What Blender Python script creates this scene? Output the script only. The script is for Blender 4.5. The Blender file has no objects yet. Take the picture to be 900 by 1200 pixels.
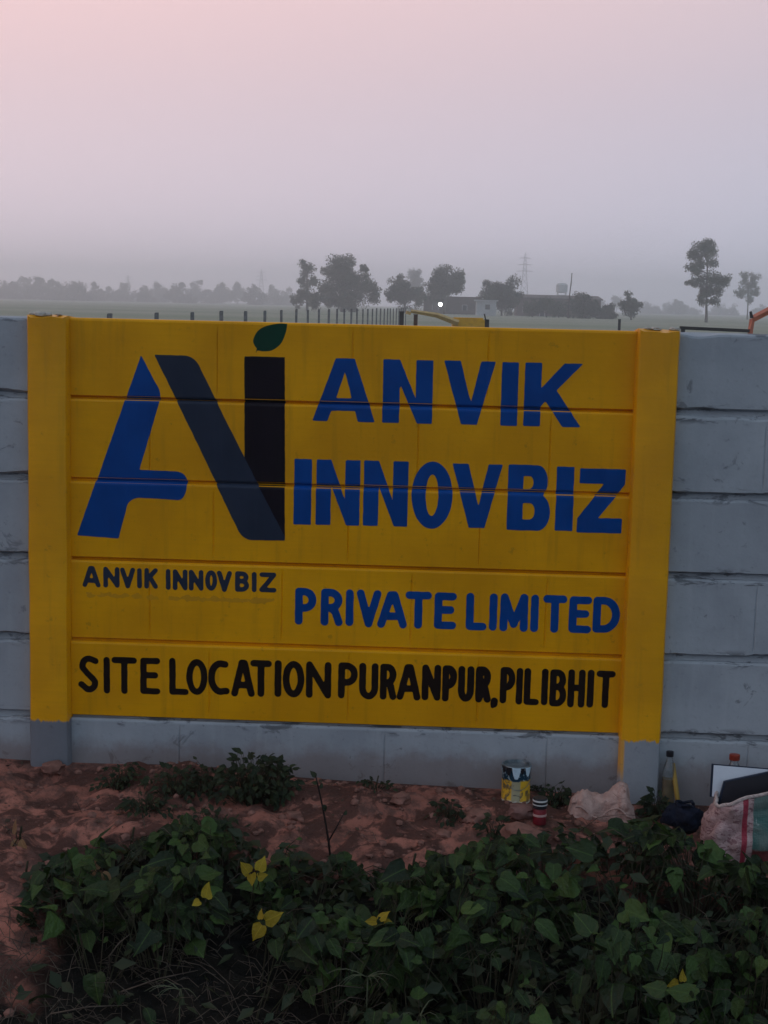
import bpy, bmesh, math, random
import numpy as np
from mathutils import Vector, Matrix
from mathutils import noise as mnoise

# ------------------------------------------------------------------ scene, camera
scene = bpy.context.scene
C = scene.collection
WT = 1.70                                   # top of the boundary wall above the soil (m)
F = 1788.6                                  # focal length in photo pixels (900 x 1200)
CAM = np.array([1.3814, -5.5555, WT + 0.0673])
YAW, PIT, ROL = 0.0392, -0.1349, -0.0235

def rot3(a, b, c):
    ca, sa, cb, sb, cc, sc = math.cos(a), math.sin(a), math.cos(b), math.sin(b), math.cos(c), math.sin(c)
    return (np.array([[ca, -sa, 0], [sa, ca, 0], [0, 0, 1]]) @ np.array([[1, 0, 0], [0, cb, -sb], [0, sb, cb]])
            @ np.array([[cc, 0, sc], [0, 1, 0], [-sc, 0, cc]]))
RM = rot3(YAW, PIT, ROL)
cam_data = bpy.data.cameras.new('camera')
cam = bpy.data.objects.new('camera', cam_data)
C.objects.link(cam)
cam_data.sensor_fit = 'VERTICAL'
cam_data.sensor_height = 24.0
cam_data.lens = F / 1200 * 24.0
cam_data.clip_start = 0.05
cam_data.clip_end = 8000
cm = Matrix.Identity(4)
for r in range(3):
    cm[r][0] = RM[r, 0]; cm[r][1] = RM[r, 2]; cm[r][2] = -RM[r, 1]; cm[r][3] = CAM[r]
cam.matrix_world = cm
scene.camera = cam

# ------------------------------------------------------------------ world, sun, exposure
SUN_EL = math.radians(4.0)
SUN_AZ = math.radians(-55.0)                # measured from +Y towards +X: behind the wall, to the left
sdir = Vector((math.sin(SUN_AZ) * math.cos(SUN_EL), math.cos(SUN_AZ) * math.cos(SUN_EL), math.sin(SUN_EL)))
world = bpy.data.worlds.new('World')
scene.world = world
world.use_nodes = True
wn, wl = world.node_tree.nodes, world.node_tree.links
wn.clear()
w_out = wn.new('ShaderNodeOutputWorld')
w_bg = wn.new('ShaderNodeBackground')
w_bg.inputs['Strength'].default_value = 1.0
wl.new(w_bg.outputs[0], w_out.inputs[0])
sky = wn.new('ShaderNodeTexSky')
sky.sky_type = 'NISHITA'
sky.sun_disc = False
sky.sun_elevation = SUN_EL
sky.sun_rotation = SUN_AZ
sky.dust_density = 6.0
sky.air_density = 1.5
w_tc = wn.new('ShaderNodeTexCoord')
w_sep = wn.new('ShaderNodeSeparateXYZ')
wl.new(w_tc.outputs['Generated'], w_sep.inputs[0])
w_ramp = wn.new('ShaderNodeValToRGB')
w_ramp.color_ramp.interpolation = 'B_SPLINE'
STOPS = [(0.0, (0.92, 0.87, 1.02)), (0.07, (0.87, 0.785, 0.89)), (0.15, (0.84, 0.675, 0.725)),
         (0.26, (1.19, 0.815, 0.785)), (0.45, (0.90, 0.74, 0.76)), (1.0, (0.56, 0.58, 0.64))]
els = w_ramp.color_ramp.elements
while len(els) < len(STOPS):
    els.new(0.5)
for e, (p, c) in zip(els, STOPS):
    e.position = p
    e.color = (*c, 1)
wl.new(w_sep.outputs['Z'], w_ramp.inputs[0])
w_dot = wn.new('ShaderNodeVectorMath'); w_dot.operation = 'DOT_PRODUCT'
w_dot.inputs[1].default_value = (math.sin(SUN_AZ), math.cos(SUN_AZ), 0.0)
wl.new(w_tc.outputs['Generated'], w_dot.inputs[0])
w_ramp2 = wn.new('ShaderNodeValToRGB')
w_ramp2.color_ramp.interpolation = 'LINEAR'
e0, e1 = w_ramp2.color_ramp.elements
e0.position = 0.0; e0.color = (0.50, 0.76, 0.91, 1)      # away from the sunset the sky turns cool
e1.position = 1.0; e1.color = (1.22, 1.07, 1.03, 1)
w_map = wn.new('ShaderNodeMapRange')
w_map.inputs['From Min'].default_value = -0.1
w_map.inputs['From Max'].default_value = 0.9
wl.new(w_dot.outputs['Value'], w_map.inputs['Value'])
wl.new(w_map.outputs[0], w_ramp2.inputs[0])
w_mul = wn.new('ShaderNodeMix'); w_mul.data_type = 'RGBA'; w_mul.blend_type = 'MULTIPLY'
w_mul.inputs['Factor'].default_value = 1.0
wl.new(w_ramp.outputs[0], w_mul.inputs['A'])
wl.new(w_ramp2.outputs[0], w_mul.inputs['B'])
w_sc = wn.new('ShaderNodeMix'); w_sc.data_type = 'RGBA'; w_sc.blend_type = 'MULTIPLY'
w_sc.inputs['Factor'].default_value = 1.0
w_sc.inputs['B'].default_value = (0.05, 0.05, 0.05, 1)
wl.new(sky.outputs[0], w_sc.inputs['A'])
w_mix = wn.new('ShaderNodeMix'); w_mix.data_type = 'RGBA'
w_mix.inputs['Factor'].default_value = 0.10
wl.new(w_mul.outputs['Result'], w_mix.inputs['A'])
wl.new(w_sc.outputs['Result'], w_mix.inputs['B'])
wl.new(w_mix.outputs['Result'], w_bg.inputs['Color'])

sun_data = bpy.data.lights.new('sun', 'SUN')
sun_data.energy = 0.3
sun_data.angle = math.radians(14)
sun_data.color = (1.0, 0.72, 0.58)
sun = bpy.data.objects.new('sun', sun_data)
C.objects.link(sun)
sun.rotation_euler = (-sdir).to_track_quat('-Z', 'Y').to_euler()
sun.location = (-20, 30, 12)

scene.view_settings.view_transform = 'Standard'
scene.view_settings.look = 'None'
scene.view_settings.exposure = 0.0
scene.view_settings.gamma = 1.0
scene.view_settings.use_curve_mapping = False
scene.cycles.use_denoising = True
scene.cycles.max_bounces = 8
scene.cycles.volume_bounces = 4
scene.cycles.transparent_max_bounces = 12

# ------------------------------------------------------------------ helpers
def ray(px, py):
    d = RM @ np.array([(px - 450) / F, 1.0, (600 - py) / F])
    return d
def on_y(px, py, Y):
    d = ray(px, py)
    return CAM + d * ((Y - CAM[1]) / d[1])
def wall_xz(px, py, Y=0.0):
    p = on_y(px, py, Y)
    return p[0], p[2]
def proj(p):
    d = (np.asarray(p, float) - CAM) @ RM
    return 450 + F * d[0] / d[1], 600 - F * d[2] / d[1]
def hor(px):
    """photo y of the horizon in the column px"""
    lo, hi = 0.0, 1200.0
    for _ in range(40):
        m = (lo + hi) / 2
        if ray(px, m)[2] > 0: lo = m
        else: hi = m
    return lo
def far(px, depth, z=0.0):
    """a point at camera depth `depth` in the column px, at height z"""
    d = ray(px, hor(px))
    p = CAM + d * depth
    return np.array([p[0], p[1], z])
def zat(px, py, depth):
    p = CAM + ray(px, py) * depth
    return p[2]

def tag(o, label=None, cat=None, group=None, kind=None):
    if label: o['label'] = label
    if cat: o['category'] = cat
    if group: o['group'] = group
    if kind: o['kind'] = kind
    return o
def link(o, parent=None):
    C.objects.link(o)
    if parent is not None:
        o.parent = parent
    return o
def mesh_of(name, verts, faces, mats=None, smooth=False, mids=None):
    me = bpy.data.meshes.new(name)
    me.from_pydata([tuple(v) for v in verts], [], [tuple(f) for f in faces])
    if mats is not None:
        for m in (mats if isinstance(mats, (list, tuple)) else [mats]):
            me.materials.append(m)
    if mids is not None:
        me.polygons.foreach_set('material_index', mids)
    if smooth:
        me.polygons.foreach_set('use_smooth', [True] * len(me.polygons))
    me.update()
    return me
def obj(name, me, parent=None, loc=None):
    o = bpy.data.objects.new(name, me)
    link(o, parent)
    if loc is not None:
        o.location = loc
    return o
def empty(name, loc=(0, 0, 0), rz=0.0):
    o = bpy.data.objects.new(name, None)
    o.empty_display_size = 0.1
    link(o)
    o.location = loc
    o.rotation_euler = (0, 0, rz)
    return o

class MB:
    """collects simple shapes into one mesh"""
    def __init__(s): s.v = []; s.f = []; s.m = []
    def add(s, v, f, mi=0):
        k = len(s.v); s.v += [tuple(p) for p in v]
        for q in f:
            s.f.append(tuple(i + k for i in q)); s.m.append(mi)
    def box(s, c, d, rot=None, mi=0):
        x, y, z = d[0] / 2, d[1] / 2, d[2] / 2
        v = [Vector((a, b, e)) for a in (-x, x) for b in (-y, y) for e in (-z, z)]
        if rot is not None: v = [rot @ p for p in v]
        v = [p + Vector(c) for p in v]
        s.add(v, [(0, 1, 3, 2), (4, 6, 7, 5), (0, 4, 5, 1), (2, 3, 7, 6), (0, 2, 6, 4), (1, 5, 7, 3)], mi)
    def tube(s, pts, rad, n=6, mi=0, cap=True):
        pts = [Vector(p) for p in pts]
        if not hasattr(rad, '__len__'): rad = [rad] * len(pts)
        k = len(s.v); up = Vector((0.12, 0.23, 0.97))
        for i, p in enumerate(pts):
            t = (pts[min(i + 1, len(pts) - 1)] - pts[max(i - 1, 0)])
            if t.length < 1e-9: t = Vector((0, 0, 1))
            t.normalize()
            a = t.cross(up)
            if a.length < 0.05: a = t.cross(Vector((1, 0, 0)))
            a.normalize(); b = t.cross(a)
            for j in range(n):
                an = 2 * math.pi * j / n
                s.v.append(tuple(p + (a * math.cos(an) + b * math.sin(an)) * rad[i]))
        for i in range(len(pts) - 1):
            for j in range(n):
                q = k + i * n
                s.f.append((q + j, q + (j + 1) % n, q + n + (j + 1) % n, q + n + j)); s.m.append(mi)
        if cap:
            s.f.append(tuple(k + j for j in reversed(range(n)))); s.m.append(mi)
            q = k + (len(pts) - 1) * n
            s.f.append(tuple(q + j for j in range(n))); s.m.append(mi)
    def lathe(s, prof, n=20, c=(0, 0, 0), mi=0, wob=None):
        k = len(s.v)
        for (r, z) in prof:
            for j in range(n):
                an = 2 * math.pi * j / n
                rr = r if wob is None else r * (1 + wob(an, z))
                s.v.append((c[0] + rr * math.cos(an), c[1] + rr * math.sin(an), c[2] + z))
        for i in range(len(prof) - 1):
            for j in range(n):
                q = k + i * n
                s.f.append((q + j, q + (j + 1) % n, q + n + (j + 1) % n, q + n + j)); s.m.append(mi)
        s.f.append(tuple(k + j for j in reversed(range(n)))); s.m.append(mi)
        q = k + (len(prof) - 1) * n
        s.f.append(tuple(q + j for j in range(n))); s.m.append(mi)
    def mesh(s, name, mats, smooth=False):
        return mesh_of(name, s.v, s.f, mats, smooth, s.m)
    def build(s, name, mats, parent=None, smooth=False, loc=None):
        return obj(name, s.mesh(name, mats, smooth), parent, loc)

def shade_angle(o, deg=35):
    me = o.data
    me.polygons.foreach_set('use_smooth', [True] * len(me.polygons))
    try:
        me.set_sharp_from_angle(angle=math.radians(deg))
    except Exception:
        pass
    return o

# ------------------------------------------------------------------ materials
class NT:
    def __init__(s, name):
        s.mat = bpy.data.materials.new(name); s.mat.use_nodes = True
        s.n = s.mat.node_tree.nodes; s.l = s.mat.node_tree.links
        s.bsdf = s.n['Principled BSDF']
    def node(s, t, **kw):
        nd = s.n.new(t)
        for k, v in kw.items():
            if hasattr(nd, k): setattr(nd, k, v)
        return nd
    def put(s, sock, val):
        if hasattr(val, 'links') or hasattr(val, 'is_linked'): s.l.new(val, sock)
        elif isinstance(val, (tuple, list)) and len(val) == 3 and sock.type == 'RGBA': sock.default_value = (*val, 1)
        else: sock.default_value = val
    def coord(s, which='Object', scale=(1, 1, 1), loc=(0, 0, 0)):
        if which == 'World':
            g = s.node('ShaderNodeNewGeometry'); out = g.outputs['Position']
        else:
            out = s.node('ShaderNodeTexCoord').outputs[which]
        m = s.node('ShaderNodeMapping'); m.inputs['Scale'].default_value = scale; m.inputs['Location'].default_value = loc
        s.l.new(out, m.inputs[0]); return m.outputs[0]
    def noise(s, vec, scale, detail=4, rough=0.55, dist=0.0):
        t = s.node('ShaderNodeTexNoise'); s.l.new(vec, t.inputs['Vector'])
        t.inputs['Scale'].default_value = scale; t.inputs['Detail'].default_value = detail
        t.inputs['Roughness'].default_value = rough; t.inputs['Distortion'].default_value = dist
        return t.outputs['Fac']
    def rng(s, val, a, b, c=0.0, d=1.0, smooth=True):
        m = s.node('ShaderNodeMapRange')
        if smooth: m.interpolation_type = 'SMOOTHSTEP'
        s.put(m.inputs['Value'], val)
        for k, v in (('From Min', a), ('From Max', b), ('To Min', c), ('To Max', d)): s.put(m.inputs[k], v)
        return m.outputs[0]
    def mix(s, f, a, b, mode='MIX'):
        m = s.node('ShaderNodeMix'); m.data_type = 'RGBA'; m.blend_type = mode
        s.put(m.inputs['Factor'], f)
        s.put(m.inputs['A'], a); s.put(m.inputs['B'], b)
        return m.outputs['Result']
    def math(s, op, a, b=0.0, clamp=False):
        m = s.node('ShaderNodeMath'); m.operation = op; m.use_clamp = clamp
        s.put(m.inputs[0], a); s.put(m.inputs[1], b); return m.outputs[0]
    def sep(s, vec):
        n = s.node('ShaderNodeSeparateXYZ'); s.l.new(vec, n.inputs[0]); return n.outputs
    def bump(s, h, strength=0.3, dist=0.01):
        b = s.node('ShaderNodeBump'); b.inputs['Strength'].default_value = strength; b.inputs['Distance'].default_value = dist
        s.l.new(h, b.inputs['Height']); s.l.new(b.outputs[0], s.bsdf.inputs['Normal'])
    def finish(s, col, rough=0.7, spec=0.3, metal=0.0):
        s.put(s.bsdf.inputs['Base Color'], col); s.put(s.bsdf.inputs['Roughness'], rough)
        s.put(s.bsdf.inputs['Specular IOR Level'], spec); s.put(s.bsdf.inputs['Metallic'], metal)
        return s.mat

def simple(name, a, b=None, scale=20, rough=0.6, spec=0.3, bump=0.15, bd=0.004, metal=0.0, which='Object', sc=(1, 1, 1)):
    t = NT(name)
    if b is None: b = tuple(c * 0.75 for c in a)
    v = t.coord(which, sc)
    n = t.noise(v, scale, 5)
    col = t.mix(t.rng(n, 0.3, 0.7), a, b)
    if bump: t.bump(n, bump, bd)
    return t.finish(col, rough, spec, metal)

def yellow_nodes(t, v):
    big = t.noise(v, 2.2, 4)
    fine = t.noise(v, 60, 4)
    brush = t.noise(t.coord('World', (3, 3, 60)), 2.0, 3)
    col = t.mix(t.rng(big, 0.3, 0.7), (0.90, 0.405, 0.003), (0.72, 0.310, 0.003))
    col = t.mix(t.rng(brush, 0.35, 0.75, 0, 0.14), col, (0.58, 0.258, 0.004))
    sp = t.noise(v, 23, 6, 0.7)
    col = t.mix(t.rng(sp, 0.60, 0.70, 0, 0.5), col, (0.40, 0.19, 0.015))
    run = t.noise(t.coord('World', (24, 24, 1.6)), 1.0, 4, 0.6)
    col = t.mix(t.rng(run, 0.52, 0.72, 0, 0.35), col, (0.50, 0.235, 0.01))
    return col, fine, brush
def concrete_nodes(t, v, wv):
    a = t.noise(wv, 3.0, 6, 0.6)
    b = t.noise(v, 45, 6, 0.65)
    streak = t.noise(t.coord('World', (16, 16, 1.2)), 1.0, 5, 0.6)
    col = t.mix(t.rng(a, 0.3, 0.7), (0.43, 0.455, 0.49), (0.325, 0.345, 0.38))
    col = t.mix(t.rng(streak, 0.5, 0.75, 0, 0.35), col, (0.50, 0.52, 0.55))
    col = t.mix(t.rng(b, 0.55, 0.75, 0, 0.5), col, (0.22, 0.23, 0.25))
    pit = t.noise(wv, 11, 5, 0.7, 0.6)
    col = t.mix(t.rng(pit, 0.60, 0.68, 0, 0.7), col, (0.14, 0.145, 0.155))
    return col, b

def m_concrete_panel(base=False):
    t = NT('concrete_base_panel' if base else 'concrete_panel')
    v = t.coord('Object'); wv = t.coord('World')
    col, b = concrete_nodes(t, v, wv)
    # dark cement and damp stains smeared along the panel edges
    z = t.sep(v)['Z']
    st = t.noise(t.coord('World', (7, 7, 26)), 1.0, 6, 0.7, 0.5)
    edge = t.math('ABSOLUTE', t.math('SUBTRACT', z, 0.15))
    near = t.rng(edge, 0.085, 0.15)
    m = t.math('MULTIPLY', t.rng(st, 0.52, 0.60), t.rng(near, 0.25, 0.9))
    col = t.mix(t.math('MULTIPLY', m, 0.8), col, (0.07, 0.072, 0.08))
    rnd = t.node('ShaderNodeObjectInfo').outputs['Random']
    col = t.mix(t.rng(rnd, 0, 1, 0, 0.35, False), col, (0.29, 0.31, 0.345))
    if base:
        # soil splashed up from the ground
        wz = t.sep(wv)['Z']
        sp = t.noise(wv, 9, 5, 0.65)
        f = t.math('MULTIPLY', t.rng(t.math('ADD', wz, t.math('MULTIPLY', sp, -0.16)), -0.03, 0.06, 1, 0), 0.55)
        col = t.mix(f, col, (0.20, 0.13, 0.11))
    t.bump(b, 0.35, 0.004)
    return t.finish(col, 0.85, 0.2)
M = {}
M['panel_grey'] = m_concrete_panel()
M['panel_base'] = m_concrete_panel(True)
def m_yellow():
    t = NT('yellow_paint')
    col, fine, brush = yellow_nodes(t, t.coord('World'))
    t.bump(t.math('ADD', fine, t.math('MULTIPLY', brush, 0.3)), 0.22, 0.003)
    return t.finish(col, 0.40, 0.16)
M['yellow'] = m_yellow()
def m_post(line):
    t = NT('painted_post')
    wv = t.coord('World')
    col, fine, brush = yellow_nodes(t, wv)
    con, b = concrete_nodes(t, t.coord('Object'), wv)
    con = t.mix(t.rng(t.sep(wv)['X'], 0.5, 1.5, 0.72, 0.30), con, (0.11, 0.108, 0.13))
    wz = t.sep(wv)['Z']
    ed = t.noise(t.coord('World', (60, 60, 6)), 1.0, 5, 0.6)
    f = t.rng(t.math('ADD', wz, t.math('MULTIPLY', t.math('SUBTRACT', ed, 0.5), 0.045)), line - 0.006, line + 0.004)
    ox = t.sep(t.coord('Object'))['X']
    runx = t.math('MULTIPLY', t.rng(ox, -0.062, -0.054, 1, 0), t.rng(t.sep(wv)['X'], 1.0, 1.2))
    low = t.rng(t.math('ADD', wz, t.math('MULTIPLY', t.math('SUBTRACT', ed, 0.5), 0.10)), line - 0.17, line - 0.09)
    f = t.math('MAXIMUM', f, t.math('MULTIPLY', t.math('MULTIPLY', runx, low), 0.8))
    chip = t.noise(wv, 26, 5, 0.7)
    f = t.math('MULTIPLY', f, t.rng(chip, 0.70, 0.76, 1, 0.25))
    full = t.mix(f, con, col)
    t.bump(t.math('ADD', fine, b), 0.28, 0.003)
    return t.finish(full, t.rng(f, 0, 1, 0.85, 0.42, False), 0.3)
M['post_painted'] = m_post(WT - 1.508)
def m_grey_post():
    t = NT('concrete_post')
    wv = t.coord('World')
    col, b = concrete_nodes(t, t.coord('Object'), wv)
    t.bump(b, 0.35, 0.004)
    return t.finish(col, 0.85, 0.2)
M['post_grey'] = m_grey_post()
def m_paint(name, a, b, rough=0.38):
    t = NT(name)
    v = t.coord('World')
    n = t.noise(v, 6, 4); f = t.noise(v, 70, 4); br = t.noise(t.coord('World', (40, 40, 4)), 1.0, 4)
    col = t.mix(t.rng(n, 0.3, 0.7), a, b)
    col = t.mix(t.rng(br, 0.45, 0.8, 0, 0.25), col, tuple(c * 1.5 + 0.004 for c in b))
    t.bump(t.math('ADD', f, br), 0.18, 0.002)
    return t.finish(col, rough, 0.12)
M['blue'] = m_paint('blue_paint', (0.003, 0.066, 0.30), (0.002, 0.050, 0.235))
M['slate'] = m_paint('slate_paint', (0.028, 0.038, 0.066), (0.022, 0.031, 0.054))
M['black'] = m_paint('black_paint', (0.012, 0.008, 0.014), (0.009, 0.007, 0.011))
M['brownblack'] = m_paint('brown_black_paint', (0.016, 0.009, 0.008), (0.012, 0.007, 0.006))
M['leafgreen'] = m_paint('dark_green_paint', (0.008, 0.055, 0.032), (0.006, 0.042, 0.025))

# ------------------------------------------------------------------ ground
CONTACT = [(-400, 875), (-100, 880), (0, 889), (60, 893), (130, 896), (200, 898), (300, 903), (350, 912), (420, 917), (560, 924), (700, 931), (770, 942), (900, 948), (1200, 955)]
cx = []; cz = []
for (px, py) in CONTACT:
    x, z = wall_xz(px, py); cx.append(x); cz.append(z)
def sm(a, b, x):
    t = min(1.0, max(0.0, (x - a) / (b - a))); return t * t * (3 - 2 * t)
def ground(x, y):
    zw = float(np.interp(x, cx, cz))
    if y >= 0:
        return zw * (1 - sm(0.1, 2.5, y))
    z = zw
    left = sm(0.45, 0.05, x)
    z -= (0.30 - 0.08 * left) * sm(-0.45, -1.75, y)            # falls away to a shallow ditch
    z += 0.32 * sm(-2.8, -4.2, y)
    amp = 1.0 if y > -3 else 0.5
    n1 = mnoise.fractal(Vector((x * 2.3, y * 2.3, 0.3)), 1.0, 2.0, 4)
    n2 = mnoise.fractal(Vector((x * 11, y * 11, 4.3)), 0.9, 2.0, 4)
    k = sm(0.0, -0.12, y)
    n3 = abs(mnoise.noise(Vector((x * 6.3 + 3, y * 7.1, 1.3))))
    z += amp * k * (0.032 * n1 + 0.026 * n2 + 0.03 * (0.25 - n3))
    # low heap of soil in front of the wall
    z += 0.045 * math.exp(-((x - 1.05) / 0.35) ** 2 - ((y + 0.28) / 0.16) ** 2)
    z += 0.050 * math.exp(-((x - 0.34) / 0.20) ** 2 - ((y + 0.16) / 0.11) ** 2)
    z += 0.045 * math.exp(-((x - 0.62) / 0.22) ** 2 - ((y + 0.2) / 0.12) ** 2)
    return z
def hit(px, py):
    d = ray(px, py); t = 2.0
    while t < 40:
        p = CAM + d * t
        if p[2] <= ground(p[0], p[1]): return p
        t += 0.004
    return CAM + d * 40

def lines(segs):
    out = []
    for a, b, st in segs:
        n = max(1, int(round((b - a) / st)))
        out += [a + (b - a) * i / n for i in range(n)]
    out.append(segs[-1][1]); return out
xs = lines([(-1800, -400, 350), (-400, -60, 68), (-60, -8, 8), (-8, -1.2, 0.5), (-1.2, 4.0, 0.022), (4.0, 10, 0.5), (10, 60, 8), (60, 400, 68), (400, 1800, 350)])
ys = lines([(-500, -60, 88), (-60, -8, 6), (-8, -3.2, 0.4), (-3.2, 0.04, 0.022), (0.04, 3, 0.4), (3, 40, 4), (40, 400, 40), (400, 1800, 140)])
gv = [(x, y, ground(x, y)) for y in ys for x in xs]
nx = len(xs)
gf = [(j * nx + i, j * nx + i + 1, (j + 1) * nx + i + 1, (j + 1) * nx + i) for j in range(len(ys) - 1) for i in range(nx - 1)]
def m_ground():
    t = NT('soil_ground')
    wv = t.coord('World')
    s = t.sep(wv)
    n0 = t.noise(wv, 2.4, 6, 0.6); n1 = t.noise(wv, 14, 6, 0.65); n2 = t.noise(wv, 70, 5, 0.7)
    soil = t.mix(t.rng(n0, 0.35, 0.65), (0.54, 0.214, 0.156), (0.36, 0.142, 0.106))
    soil = t.mix(t.rng(n1, 0.42, 0.62, 0, 0.85), soil, (0.135, 0.075, 0.063))
    n3 = t.noise(wv, 5.5, 6, 0.65, 0.7)
    soil = t.mix(t.rng(n3, 0.46, 0.54, 0, 0.9), soil, (0.100, 0.048, 0.039))
    soil = t.mix(t.rng(n2, 0.58, 0.75, 0, 0.5), soil, (0.42, 0.25, 0.21))
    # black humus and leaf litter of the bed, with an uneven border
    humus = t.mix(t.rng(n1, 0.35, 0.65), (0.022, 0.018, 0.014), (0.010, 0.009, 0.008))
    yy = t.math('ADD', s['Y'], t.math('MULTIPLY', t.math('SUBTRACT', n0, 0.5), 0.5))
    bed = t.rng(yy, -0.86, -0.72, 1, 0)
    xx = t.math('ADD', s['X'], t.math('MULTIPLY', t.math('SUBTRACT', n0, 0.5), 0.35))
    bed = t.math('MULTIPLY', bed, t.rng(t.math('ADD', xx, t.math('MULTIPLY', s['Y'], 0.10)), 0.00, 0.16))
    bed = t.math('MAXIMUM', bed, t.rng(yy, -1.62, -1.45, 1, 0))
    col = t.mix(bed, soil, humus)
    # farmland beyond the wall
    f0 = t.noise(t.coord('World', (0.012, 0.035, 1)), 1.0, 4)
    field = t.mix(t.rng(f0, 0.35, 0.65), (0.19, 0.22, 0.15), (0.27, 0.275, 0.21))
    away = t.rng(s['Y'], 1.0, 8.0)
    col = t.mix(away, col, field)
    t.bump(t.math('ADD', n1, n2), 0.9, 0.016)
    return t.finish(col, 0.95, 0.1)
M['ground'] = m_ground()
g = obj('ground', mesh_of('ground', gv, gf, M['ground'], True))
tag(g, 'reddish soil bank, dark bed and flat hazy fields', None, None, 'structure')

# ------------------------------------------------------------------ boundary wall
BAY, PW = 2.2085, 0.15
W = BAY - PW                                     # clear width of the painted bay: x from 0 to W
LJ = [372.5, 465.3, 561.5, 654.4, 749.0, 840.0]; RJ = [387.5, 482.5, 580.5, 674.0, 770.5, 861.3]
LXJ = [81.5, 81.8, 82.2, 82.8, 83.3, 83.8]; RXJ = [747, 743, 738.5, 733.5, 729, 724]
ZJ = [0.5 * (wall_xz(LXJ[i], LJ[i])[1] + wall_xz(RXJ[i], RJ[i])[1]) for i in range(6)]
ZJ.append(ZJ[5] - 0.30)                          # the base panel, half buried
POFF = [0.000, 0.0035, -0.001, 0.003, 0.0, 0.004]  # how far each panel sits back
GROOVES = [[255, 413, 572], [175, 332, 490, 645], [250, 408, 562], [175, 330, 482, 640], [245, 408, 560], [210, 450, 640]]
GX = [[wall_xz(p, (LJ[i] + RJ[i]) / 2 + 40)[0] for p in GROOVES[i]] for i in range(6)]
PROF_B = [(0.0, 0.030), (0.0045, 0.008), (0.0085, 0.0)]              # bottom edge: z, y
PROF_T = [(-0.014, 0.0), (-0.0075, 0.0022), (-0.005, 0.008), (-0.0045, 0.026)]   # top edge: z from the top, y
def prof_y(zl, h):
    zz = [p[0] for p in PROF_B] + [h + p[0] for p in PROF_T]
    yy = [p[1] for p in PROF_B] + [p[1] for p in PROF_T]
    return float(np.interp(zl, zz, yy)) + tilt_y(zl, h)

def tilt_y(zl, h):
    return 0.006 - 0.011 * zl / h            # every panel leans out a little at its top edge
def panel_mesh(name, width, h, grooves, mat, rough=0.0, seed=0, topmost=False):
    """front face with chamfered edges and faint mould seams, closed at the back"""
    pt = PROF_T if not topmost else [(-0.010, 0.0), (-0.003, 0.003), (0.0, 0.008), (0.0005, 0.026)]
    zl = [p[0] for p in PROF_B] + [0.05, h * 0.5, h - 0.055] + [h + p[0] for p in pt]
    yl = [p[1] for p in PROF_B] + [0, 0, 0] + [p[1] for p in pt]
    if not topmost:
        zl += [h + 0.013, h + 0.013, h - 0.004, 0.0]; yl += [0.036, 0.044, 0.05, 0.05]      # tongue that enters the panel above
    else:
        zl += [h, 0.0]; yl += [0.05, 0.05]
    if rough: yl[0] = 0.034
    step = 0.02 if rough else 0.06
    xx = [width * i / round(width / step) for i in range(round(width / step) + 1)]
    for gx in grooves: xx += [gx - 0.0045, gx, gx + 0.0045]
    xx = sorted(set(round(x, 5) for x in xx))
    nf = len(zl) - (2 if topmost else 4)
    v = []
    for x in xx:
        gd = 0.0040 if any(abs(x - gx) < 0.001 for gx in grooves) else 0.0
        wav = 0.0012 * mnoise.noise(Vector((x * 1.7, seed * 3.1, 0)))
        cb = ct = 0.0
        if rough:
            a = mnoise.fractal(Vector((x * 7, seed * 5.7, 1.0)), 0.8, 2.0, 4)
            b = mnoise.fractal(Vector((x * 6, seed * 5.7, 9.0)), 0.8, 2.0, 4)
            cb = rough * max(0.0, a - 0.02) + 0.0105; ct = rough * max(0.0, b - 0.05) * 0.9 + 0.004
        for k in range(len(zl)):
            z, y = zl[k], yl[k]
            if k < len(PROF_B): z += cb * (1 if k else 0.7)
            elif k < len(PROF_B) + 3: y += gd
            elif k < nf: z -= ct
            v.append((x, y + wav + (tilt_y(z, h) * (0.25 if rough else 1.0) if k < nf else 0.0), z))
    m = len(zl); f = []
    for i in range(len(xx) - 1):
        for k in range(m):
            k2 = (k + 1) % m
            f.append((i * m + k, (i + 1) * m + k, (i + 1) * m + k2, i * m + k2))
    f.append(tuple(range(m))); f.append(tuple(reversed(range((len(xx) - 1) * m, len(xx) * m))))
    me = mesh_of(name, v, f, mat)
    return me
wall = empty('boundary_wall', (0, 0, 0))
tag(wall, 'precast concrete boundary wall with a yellow painted bay of hand lettering', 'wall')
def wall_y(x, z):
    for i in range(6):
        if z >= ZJ[i + 1] or i == 5:
            h = ZJ[i] - ZJ[i + 1]
            zl = z - ZJ[i + 1]
            if i == 0 and zl > h - 0.02: y = tilt_y(zl, h)
            else: y = prof_y(zl, h)
            for gx in GX[i]:
                if abs(x - gx) < 0.0045:
                    y += 0.0010 * (1 - abs(x - gx) / 0.0045) * float(np.interp(zl, [0.0085, 0.05, h - 0.055, h - 0.014], [0, 1, 1, 0]))
            return y + POFF[i] + 0.0012 * mnoise.noise(Vector((x * 1.7, i * 3.1, 0)))
for i in range(6):
    h = ZJ[i] - ZJ[i + 1]
    mt = M['yellow'] if i < 5 else M['panel_base']
    o = obj('panel', panel_mesh('panel', W, h, GX[i], mt, 0.0, i, i == 0), wall, (0, POFF[i], ZJ[i + 1]))
    o['label'] = 'yellow painted concrete panel' if i < 5 else 'bare grey base panel'
rng = random.Random(5)
grey_meshes = {}
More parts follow.
